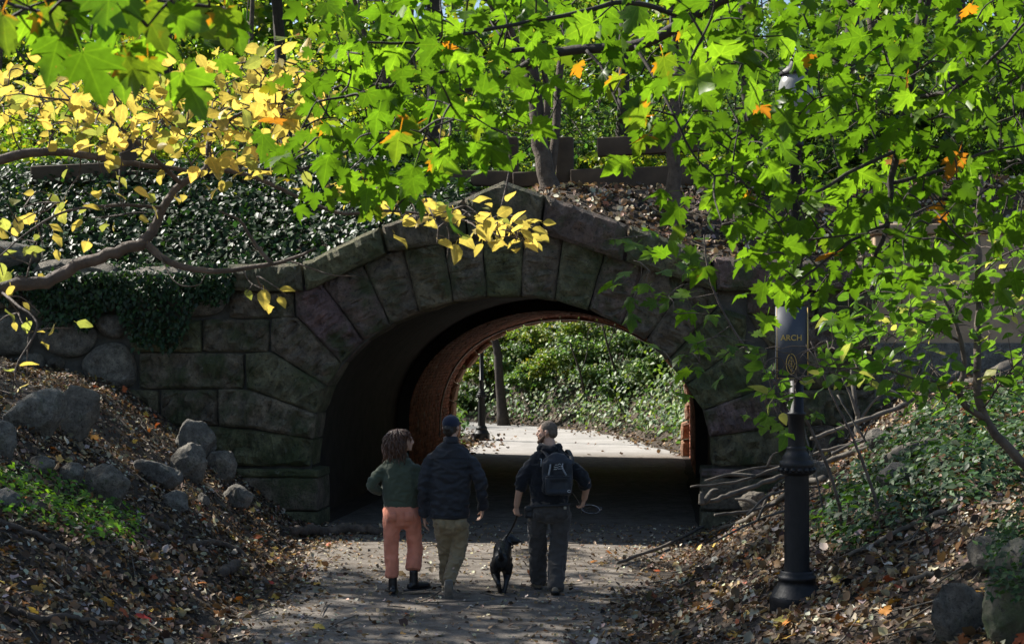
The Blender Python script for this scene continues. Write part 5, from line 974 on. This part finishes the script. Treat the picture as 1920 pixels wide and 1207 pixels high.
for px, w in ((1058, .14), (1395, .14), (958, .10), (706, .12), (236, .12)):
    q = loc_f(px, 340, DF); q[1] += .17; mb = MB(); mb.box((0, 0, 0), (w, .11, .62)); o = mb.build('post', M['timber'], fn, False); o.location = q+np.array([0, 0, .10]); bv = o.modifiers.new('b', 'BEVEL'); bv.width = .02; bv.segments = 2
# ------------------------------------------------------------ lamp posts
def lathe(mb, prof, n=24, flute=None):
    V = []; k = len(prof); an = np.linspace(0, 2*np.pi, n, endpoint=False)
    for j, (r, z) in enumerate(prof):
        rr_ = np.full(n, r)
        if flute and flute[0] <= j <= flute[1]: rr_ = rr_*(1-.07*(np.arange(n) % 2))
        V.append(np.stack([np.cos(an)*rr_, np.sin(an)*rr_, np.full(n, z)], -1))
    V = np.concatenate(V); i = np.arange(k*n).reshape(k, n); j = np.roll(i, -1, 1)
    return mb.add(V, np.stack([i[:-1], j[:-1], j[1:], i[1:]], -1).reshape(-1, 4), None)
M['globe'] = plain('frosted_globe', (.22, .22, .21), .3, .05)
M['signblue'] = plain('dark_slate_sign', (.05, .056, .07), .45, .2, 6); M['gold'] = plain('gold_paint', (.62, .42, .12), .45, .15, 8, 0, .3)
def lamp_post(label, loc, rz):
    rt = empty('lamp_post', loc, rz); tag(rt, label, 'lamp', 'park lamp posts')
    pl = lathe(MB(), [(0, -.25), (.215, -.25), (.215, .0), (.22, .02), (.21, .05)], 8).build('plinth', M['iron'], rt, False)
    lathe(MB(), [(.205, .04), (.19, .07), (.155, .13), (.145, .165), (.15, .17), (.15, .20), (.132, .205), (.135, .225), (.12, .24)], 32, (1, 3)).build('flared_base', M['iron'], rt, False)
    lathe(MB(), [(.103, .235), (.10, .26), (.095, .98), (.098, 1.0)], 40, (0, 3)).build('fluted_base_shaft', M['iron'], rt, False)
    co = lathe(MB(), [(.095, .985), (.13, 1.0), (.137, 1.02), (.128, 1.045), (.136, 1.06), (.134, 1.09), (.11, 1.105), (.115, 1.12), (.09, 1.16), (.075, 1.185), (.082, 1.195), (.07, 1.21)], 32).build('collar', M['iron'], rt)
    for k in range(16):
        a = k*math.pi/8; MB().ball((math.cos(a)*.132, math.sin(a)*.132, 1.03), (.022, .022, .02), 8, 6).build('bead', M['iron'], co)
    lathe(MB(), [(.068, 1.2), (.062, 1.45), (.074, 1.46), (.074, 1.475), (.058, 1.48), (.055, 2.2), (.045, 3.55), (.06, 3.56), (.06, 3.6), (.04, 3.62)], 24, (4, 6)).build('shaft', M['iron'], rt, False)
    lathe(MB(), [(.04, 3.6), (.10, 3.68), (.12, 3.74), (.125, 3.76)], 20).build('globe_holder', M['iron'], rt)
    lathe(MB(), [(.10, 3.76), (.125, 3.84), (.14, 3.95), (.13, 4.06), (.10, 4.14), (.0, 4.17)], 24).build('globe', M['globe'], rt)
    lathe(MB(), [(.125, 4.13), (.13, 4.15), (.06, 4.2), (.03, 4.26), (.0, 4.32)], 20).build('finial', M['iron'], rt); return rt
lp = drop(1484, 1128); LPX = (1493-CX)/FPX*12.3; lz = float(H(LPX, 12.3)); lz = min(lz, .55)
lamp = lamp_post('black cast-iron lamp post with a slate sign reading ARCH, on the right bank', (LPX, 12.3, lz), 0)
# its sign: panel, gilt edge, lettering, leaf emblem
def lamp_l(px, py, y): q = np.array(at(px, py, 12.3+y)); return q-np.array(lamp.location)
a, b_ = lamp_l(1454, 575, -.09), lamp_l(1516, 711, -.09); mb = MB(); mb.box((0, 0, 0), ((b_[0]-a[0])/2, .014, (a[2]-b_[2])/2)); sg = mb.build('sign_panel', M['signblue'], lamp, False); sg.location = (a+b_)/2; tag(sg, 'dark slate panel lettered ARCH in gold with a leaf emblem')
W_, H_ = (b_[0]-a[0])/2, (a[2]-b_[2])/2
for nm, c, h in (('gilt_edge', (W_-.008, -.0165, 0), (.004, .002, H_-.006)), ('gilt_edge', (-W_+.008, -.0165, 0), (.002, .002, H_-.006)), ('gilt_edge', (0, -.0165, -H_+.008), (W_-.012, .002, .002))): MB().box(c, h).build(nm, M['gold'], sg, False)
cu = bpy.data.curves.new('lettering', 'FONT'); cu.body = 'ARCH'; cu.size = .062; cu.align_x = 'CENTER'; cu.extrude = .002; cu.offset = .0006; to = bpy.data.objects.new('lettering_tmp', cu); COL.objects.link(to)
dg = bpy.context.evaluated_depsgraph_get(); dg.update(); tm = bpy.data.meshes.new_from_object(to.evaluated_get(dg)); bpy.data.objects.remove(to); tm.materials.clear(); tm.materials.append(M['gold']); lt = link('lettering', tm, sg); lt.rotation_euler = (math.pi/2, 0, 0); lt['kind'] = 'stuff'
q = lamp_l(1483, 638, -.09)-np.array(sg.location); lt.location = (q[0], -.0175, q[2])
q = lamp_l(1483, 682, -.09)-np.array(sg.location); e1 = MB().tube([(q[0]+math.cos(t_)*.040, -.017, q[2]+math.sin(t_)*.078) for t_ in np.linspace(0, 2*math.pi, 33)], .0028, 5, cap=False).build('emblem_ring', M['gold'], sg)
e2 = MB()
for s in (-1, 1): e2.tube(catmull([(q[0], -.017, q[2]-.06), (q[0]+s*.024, -.017, q[2]-.005), (q[0]+s*.014, -.017, q[2]+.03), (q[0], -.017, q[2]+.058)], 4), .002, 5)
e2.tube([(q[0], -.017, q[2]-.07), (q[0], -.017, q[2]+.05)], .0018, 5); 
for s in (-1, 1):
    for k in range(3): e2.tube([(q[0], -.017, q[2]-.03+k*.024), (q[0]+s*.016, -.017, q[2]-.012+k*.022)], .0015, 4)
e2.build('emblem_leaf', M['gold'], sg)
for z_ in (-.25, .22): MB().box((.0, .05, z_*H_*2), (.012, .05, .012)).build('bracket', M['iron'], sg, False)
fl = floor_at(903, 826); lamp_post('black lamp post standing in sunlight at the far end of the tunnel', (fl.x, fl.y, .16), 0)
# ------------------------------------------------------------ boulders
M['mossy'] = stone_mat('mossy_boulder', [(0, (.13, .12, .10)), (1, (.15, .14, .11))], .45, .02, 4.)
def boulder(bb, label, seed, mat='boulder', facet=.5, deep=.8, tilt=0., sink=.25):
    x0, y0, x1, y1 = bb; q = drop((x0+x1)/2, min(y1-.12*(y1-y0), 1200)); s = FPX/q.y; w, h = (x1-x0)/s/2, (y1-y0)/s/2
    bm = bmesh.new(); r = random.Random(seed); npt = 15 if facet >= .5 else 34
    for k in range(npt):
        c = Vector((r.gauss(0, 1), r.gauss(0, 1), r.gauss(0, 1))).normalized()*r.uniform(.88, 1.05); bm.verts.new((c.x*w*1.12, c.y*w*deep, c.z*h*1.25))
    ge = bmesh.ops.convex_hull(bm, input=bm.verts); bmesh.ops.delete(bm, geom=list({g for g in ge['geom_interior'] if isinstance(g, bmesh.types.BMVert)}), context='VERTS')
    bmesh.ops.bevel(bm, geom=list(bm.edges), offset=min(w, h)*(.09 if facet >= .5 else .2), segments=2, profile=.6, affect='EDGES', clamp_overlap=True)
    bmesh.ops.triangulate(bm, faces=bm.faces); bmesh.ops.subdivide_edges(bm, edges=[e for e in bm.edges if e.calc_length() > .1*w], cuts=2); bmesh.ops.triangulate(bm, faces=bm.faces); bmesh.ops.subdivide_edges(bm, edges=[e for e in bm.edges if e.calc_length() > .16*w], cuts=1); bmesh.ops.triangulate(bm, faces=bm.faces)
    for _ in range(2 if facet >= .5 else 4): bmesh.ops.smooth_vert(bm, verts=bm.verts, factor=.4, use_axis_x=True, use_axis_y=True, use_axis_z=True)
    bm.normal_update()
    for v in bm.verts:
        c = Vector((v.co.x/w, v.co.y/w, v.co.z/h)); v.co += v.normal*min(w, h)*(.11*mnoise.fractal(c*1.6+Vector((seed, 0, 0)), 1., 2., 5)+.03*mnoise.noise(c*8+Vector((seed, 3, 0))))
    me = bpy.data.meshes.new('boulder'); bm.to_mesh(me); bm.free(); o = link('boulder', me, None, M[mat], True); o.location = (q.x, q.y+w*deep*.5, q.z+h*(1-sink)); o.rotation_euler = (0, R(tilt), r.uniform(-.3, .3)); return tag(o, label, 'boulder', 'loose boulders on the banks')
BOUL = [((0, 735, 125, 822), 'large grey boulder at the left edge, left of the tall pale one', 'boulder', .6), ((95, 728, 195, 840), 'tall pale pointed boulder on the upper left bank', 'boulder', .6), ((328, 793, 402, 868), 'topmost boulder of the heap against the arch wall', 'boulder', .3), ((243, 850, 347, 918), 'broad flat-topped boulder left in the heap by the arch', 'boulder', .6), ((318, 838, 390, 908), 'rounded boulder between the broad one and the wall', 'boulder', .2), ((386, 845, 442, 905), 'dark boulder touching the arch wall beside the plinth', 'boulder', .3), ((147, 875, 237, 950), 'rounded dome boulder behind the green seedlings', 'boulder', .2), ((408, 908, 472, 962), 'boulder at the foot of the heap next to the plinth', 'boulder', .5), ((296, 920, 362, 965), 'low boulder in the leaves below the broad flat-topped one', 'boulder', .6), ((368, 925, 393, 953), 'smallest stone in the heap, between two larger boulders', 'boulder', .3), ((48, 856, 100, 892), 'low dark boulder among the seedlings at the left', 'boulder', .6), ((-25, 790, 28, 865), 'boulder cut by the left edge above the seedlings', 'boulder', .4), ((-30, 915, 38, 955), 'flat stone at the left edge among the seedlings', 'boulder', .6), ((108, 870, 157, 908), 'small boulder next to the rounded dome one', 'boulder', .3),
 ((1745, 1098, 1860, 1215), 'grey boulder with flat lit top at the lower right', 'boulder', .6), ((1850, 1070, 1985, 1260), 'big mossy boulder in the lower right corner', 'mossy', .3), ((1825, 1008, 1950, 1080), 'brown boulder behind the mossy one at the right edge', 'boulder', .3), ((1438, 845, 1492, 905), 'boulder behind the lamp post against the wall', 'boulder', .3), ((1388, 922, 1442, 965), 'low boulder under the branches right of the plinth', 'boulder', .3), ((1508, 862, 1562, 910), 'flat boulder between the fallen branches right of the lamp post', 'boulder', .5), ((1648, 872, 1724, 925), 'rounded boulder at the edge of the glossy ivy', 'boulder', .2), ((1618, 808, 1680, 845), 'flat dark boulder above the fallen branches', 'boulder', .6)]
for k, (bb, lab, mt, fc) in enumerate(BOUL): boulder(bb, lab, 100+k*7, mt, fc, .75 if k != 1 else .5, (k*37 % 30)-15 if k > 1 else 8*(k*2-1))
# ------------------------------------------------------------ fallen branches and logs
def fallen(label, pts, r0, r1, lift=.06, name='fallen_branch', mat='deadwood', forks=(), hover=None, D=None):
    P = []
    for k, (x, y) in enumerate(pts):
        if D is None: q = drop(x, min(y, 1204)); q.z += lift
        else: q = at(x, y, D[0]+(D[1]-D[0])*k/(len(pts)-1))
        P.append(q)
    b0 = P[0]; rt = empty(name, b0); tag(rt, label, 'log' if name == 'log' else 'branch', None if name == 'log' else 'fallen branches'); A = catmull([np.array(q)-np.array(b0) for q in P], 6); rg = np.random.default_rng(len(label)); A[1:-1] += rg.normal(0, r0*.22, (len(A)-2, 3))
    MB().tube(A, np.linspace(r0, r1, len(A))*(.8 if name == 'fallen_branch' else 1)*(1+rg.normal(0, .09, len(A))), 9).build('stem', M[mat], rt)
    for k, (t_, dx, dy, dz) in enumerate(forks):
        a = A[int(t_*(len(A)-1))]; e = a+np.array([dx, dy, dz]); MB().tube(catmull([a, (a+e)/2+np.array([0, 0, .05]), e], 5), np.linspace(r1*.9, r1*.3, 11), 6).build('side_branch', M[mat], rt)
    return rt
fallen('longest pale fallen branch, its thin end lying on the path edge', [(1158, 1064), (1250, 1030), (1335, 985), (1410, 948), (1480, 905), (1560, 872), (1650, 830), (1720, 800)], .024, .042, .06, forks=[(.5, -.1, .1, .35)])
fallen('thin forked branch pointing at the arch opening, upper of the two', [(1295, 912), (1380, 903), (1450, 880), (1530, 850), (1600, 830), (1690, 790)], .014, .035, D=(18.5, 19.5), forks=[(.3, -.6, .0, -.05)])
fallen('dark branch with a knotted end just under the thin forked one', [(1316, 944), (1360, 930), (1430, 905), (1490, 885), (1580, 855), (1680, 822)], .03, .045, D=(17.8, 19.0), forks=[(.05, .15, 0, .14), (.02, -.02, 0, .12)])
fallen('crooked dark branch lying lowest at the foot of the bank', [(1345, 1008), (1400, 985), (1455, 955), (1500, 925), (1545, 912)], .03, .05, .09, forks=[(.4, -.3, .1, .12)])
fallen('branch crossing high behind the lamp post towards the wall', [(1520, 822), (1610, 790), (1680, 765), (1740, 735), (1800, 700)], .03, .05, D=(19.0, 19.8))
fallen('slender grey branch just under the one crossing high behind the lamp', [(1560, 850), (1640, 815), (1720, 790), (1780, 760)], .026, .034, D=(18.2, 19.0))
fallen('thin level twig right of the lamp collar', [(1520, 935), (1580, 925), (1640, 918), (1680, 895)], .018, .028, D=(16.2, 16.8))
fallen('light branch on the leaf litter right of the lamp base', [(1592, 1052), (1660, 1020), (1720, 990), (1800, 960)], .022, .034, .05)
fallen('dark root-like branch below the light one, near the grey boulder', [(1610, 1132), (1660, 1110), (1710, 1098), (1752, 1084)], .022, .026, .04)
fallen('short pale pole leaning at the wall behind the branches', [(1640, 720), (1690, 745), (1720, 780)], .022, .026, D=(19.6, 19.4))
fallen('thick weathered log at the foot of the rendered wall', [(1735, 765), (1800, 735), (1860, 708), (1935, 672)], .09, .11, name='log', D=(19.8, 20.2))
fallen('second mossy log in the glossy ivy at the right', [(1660, 880), (1700, 868), (1760, 848)], .07, .08, .10, name='log')
fallen('pale forked dead stem standing against the wall right of the arch', [(1612, 905), (1620, 850), (1608, 800), (1602, 740), (1596, 660)], .055, .03, D=(19.8, 20.2), forks=[(.5, .35, 0, .45), (.6, -.2, 0, .5)])
for k, (lab, pts, r0, r1, D) in enumerate((
    ('thin dark stick slanting under the longest branch', [(1330, 1020), (1420, 975), (1500, 950)], .012, .018, (15.8, 16.4)), ('pale stick leaning against the right plinth', [(1330, 900), (1400, 880), (1480, 872), (1560, 880)], .012, .02, (19.2, 19.6)), ('curved grey twig above the longest branch near the lamp', [(1400, 965), (1440, 930), (1500, 915), (1570, 905), (1640, 870)], .015, .024, (16.8, 17.6)), ('stick standing up steeply behind the lamp shaft', [(1545, 960), (1530, 890), (1512, 820), (1500, 760)], .012, .010, (15.4, 15.6)), ('crossing stick right of the lamp, leaning left', [(1690, 900), (1640, 850), (1600, 790), (1570, 740)], .016, .012, (17.6, 17.9)), ('long thin branch lying on top of the ivy edge', [(1590, 900), (1680, 855), (1760, 820), (1840, 795)], .022, .026, (17.6, 18.2)), ('dark stick low between plinth and lamp', [(1340, 965), (1400, 958), (1460, 940), (1520, 900)], .02, .024, (17.2, 17.8)))):
    fallen(lab, pts, r0, r1, D=D, forks=[(.5, .12, -.05, .18)])
fallen('knobbly dark branch lying in the lower left corner', [(-10, 1150), (40, 1158), (70, 1172), (120, 1166), (170, 1176), (218, 1182)], .034, .024, .05, mat='bark')
fallen('dark crooked branch below the seedlings at the left', [(-10, 985), (40, 1002), (85, 1020), (125, 1042)], .035, .025, .05, mat='bark')
fallen('short mossy branch end above the forked one on the left bank', [(278, 985), (310, 1000), (332, 1018)], .05, .035, .05, mat='bark')
fallen('birch-like forked branch ending at the path on the left', [(352, 1028), (415, 1028), (450, 1045), (478, 1072), (502, 1104)], .045, .03, .05, mat='bark', forks=[(.8, .02, -.25, -.05)])
fallen('broken stump piece lying left of the path', [(415, 1085), (430, 1075), (442, 1066)], .05, .06, .05, 'stump_piece', 'bark')
fallen('straight log lying across the left side of the tunnel mouth', [(550, 1008), (610, 1004), (670, 1002), (718, 1004)], .07, .06, .07, name='log', mat='bark')
# twigs strewn in the litter
rng = np.random.default_rng(77); mb = MB()
for _ in range(420):
    x, y = rng.uniform(-5.5, 6), rng.uniform(9.5, 21.5)
    if abs(x-path_c(y)) < path_w(y)-.2 and rng.random() < .8: continue
    z = float(H(x, y)); a = rng.uniform(0, 6.3); L = rng.uniform(.08, .35); P = [(x+math.cos(a)*L*t_-.0, y+math.sin(a)*L*t_, float(H(x+math.cos(a)*L*t_, y+math.sin(a)*L*t_))+.03+rng.uniform(0, .02)) for t_ in (-1, 0, 1)]; mb.tube(np.array(P), [.006, .007, .003], 5)
tag(mb.build('twig_litter', M['deadwood']), kind='stuff')
# ------------------------------------------------------------ leaf litter
CURL = (np.array([(0, 0, .0), (.34, .18, .16), (.42, .52, .22), (.2, .8, .10), (0, 1, .18), (-.24, .78, .06), (-.40, .5, .2), (-.3, .16, .14), (0, .5, -.02)]), np.array([[8, i, (i+1) % 8] for i in range(8)]))
CHIP = (np.array([(0, 0, .0), (.36, .35, .22), (.12, 1, .12), (-.38, .6, .18), (0, .5, -.04)]), np.array([[4, 0, 1], [4, 1, 2], [4, 2, 3], [4, 3, 0]]))
DRY = [(.23, .15, .08), (.16, .10, .055), (.10, .065, .04), (.30, .22, .13), (.06, .042, .03), (.34, .29, .21), (.16, .105, .06), (.10, .07, .05), (.42, .38, .31)]
def litter(name, n, seed, xr, yr, dens, size, cols, lift=.03, tilt=.55, shape=CURL, f=H):
    rng = np.random.default_rng(seed); x = rng.uniform(*xr, n); y = rng.uniform(*yr, n); k = rng.random(n) < dens(x, y); x, y = x[k], y[k]; m_ = len(x)
    px, py = project(np.stack([x, y, f(x, y)], -1)); k = (px > -150) & (px < 2070) & (py < 1320); x, y = x[k], y[k]; m_ = len(x)
    nr = normals(f, x, y)+rng.normal(0, tilt, (m_, 3)); pos = np.stack([x, y, f(x, y)+rng.uniform(.006, lift, m_)], -1)
    return scatter(name, *shape, pos, frames(nr, rng.normal(size=(m_, 3))), size*rng.uniform(.5, 1.25, m_), tints(m_, cols, rng, .3), M['dry'])
def d_bank(x, y):
    d = np.abs(x-path_c(y))-path_w(y); u_, v_ = uv_of(x, y); base = np.clip(.04+.96*smooth(-.7, .5, d+vnoise(x, y, .8, 3)*.8), 0, 1); base *= .35+.65*smooth(-.25, .15, vnoise(x, y, .55, 4)+.15)
    return np.where(v_ > -.15, 0, base)
litter('leaf_litter', 130000, 51, (-9, 8), (8.5, 23), d_bank, .060, DRY, .03, .42, CHIP)
litter('leaf_litter', 16000, 56, (-9, 8), (8.5, 18), d_bank, .085, DRY, .04, .6)
litter('leaf_litter', 2600, 52, (-9, 8), (8.5, 23), d_bank, .085, [(.50, .30, .05), (.45, .17, .03), (.35, .09, .03), (.5, .38, .10)], .05, .4, MAPLES[0])
def d_path(x, y): return np.where((np.abs(x-path_c(y)) < path_w(y)) & (uv_of(x, y)[1] < .3), np.clip(.25+.5*np.abs(x-path_c(y))/path_w(y), 0, 1), 0)
litter('leaf_litter', 15000, 53, (-4, 4), (8.5, 22.5), d_path, .042, [(.34, .27, .17), (.42, .35, .24), (.26, .18, .10), (.5, .45, .34), (.22, .15, .08)], .02, .4, CURL, lambda x, y: np.maximum(H(x, y), 0)+.012)
litter('leaf_litter', 14000, 54, (-6, 12), (36, 52), lambda x, y: np.clip(smooth(-1.1, .3, np.abs(x-path_c(y))-path_w(y)), .02, 1)*(1-smooth(1.5, 3, np.abs(x-path_c(y))-path_w(y))), .10, DRY, .03, .5, CURL, lambda x, y: np.maximum(H(x, y), 0)+.012)
def f_top(x, y): return fdeck(x, y)
litter('leaf_litter', 9000, 55, (.3, 9), (20.5, 26), lambda x, y: np.where((uv_of(x, y)[1] > .5) & (uv_of(x, y)[1] < 3.6), 1, 0), .10, DRY, .05, .6, CURL, f_top)
# single bright leaves one can pick out
FL = [((275, 1166), (.33, .03, .025), 'crimson maple leaf lying in the litter at the lower left', .14), ((195, 1130), (.5, .24, .03), 'orange-brown curled leaf left of the crimson one', .13), ((512, 1101), (.5, .05, .03), 'small scarlet leaf beside the end of the forked branch', .08), ((1055, 1084), (.55, .28, .05), 'orange leaf on the path behind the dog walker', .10), ((590, 1182), (.6, .42, .08), 'yellow leaf on the path at the bottom', .10), ((1330, 1145), (.5, .16, .03), 'orange leaf cluster left of the lamp base', .13), ((1475, 1170), (.62, .48, .10), 'pale yellow maple leaf just under the lamp base', .14), ((1560, 1092), (.6, .5, .12), 'yellow leaf right of the lamp base', .12), ((1845, 1020), (.55, .42, .06), 'yellow leaf resting against the brown boulder', .12), ((330, 955), (.5, .22, .04), 'orange leaf below the boulder heap', .12)]
for k, ((x, y), c, lab, s_) in enumerate(FL):
    q = drop(x, y); V, F = MAPLES[k % 4]; me = np_mesh('fallen_leaf', V*s_, F, np.tile(c, (len(V), 1))); o = link('fallen_leaf', me, None, M['dry']); nr = normals(H, np.array([q.x]), np.array([q.y]))+np.array([[0, -.35, 0]]); f_ = frames(nr, np.array([[math.sin(k*2.), -.4, math.cos(k*2.)*.2]]))[0]
    o.matrix_world = Matrix.Translation(q+Vector((0, 0, .05))) @ Matrix([list(r_) for r_ in f_]).to_4x4(); tag(o, lab, 'leaf', 'bright fallen leaves')
# ------------------------------------------------------------ words for what nobody could count
WORDS = {'ivy': ['dark glossy ivy covering the mound left of the coping', 'ragged curtain of ivy hanging over the boulder wall', 'glossy green ivy covering the right bank behind the lamp post', 'small-leaved ivy over the mossy boulder in the lower right corner', 'sunlit ivy covering the slope beyond the tunnel'],
 'ground_cover': ['low sunlit growth on top of the bridge behind the fence', 'bright green seedlings on the left bank around the dome boulder'],
 'leaf_litter': ['brown leaf litter over both banks', 'larger curled brown leaves on the near banks', 'scattered yellow, orange and red fallen leaves on the banks', 'small tan leaves strewn over the path', 'leaf litter along the path beyond the tunnel', 'leaf litter on the slope behind the coping'],
 'twig_litter': ['thin dead twigs strewn through the leaf litter'], 'far_woods': ['mass of green and yellow woodland far behind the bridge']}
CATS = {'ivy': 'ivy', 'ground_cover': 'ground cover', 'leaf_litter': 'leaf litter', 'twig_litter': 'twigs', 'far_woods': 'woods'}
for k, L in WORDS.items():
    obs = sorted([o for o in S.objects if o.parent is None and o.name.split('.')[0] == k], key=lambda o: o.name)
    for o, w in zip(obs, L): tag(o, w, CATS[k])
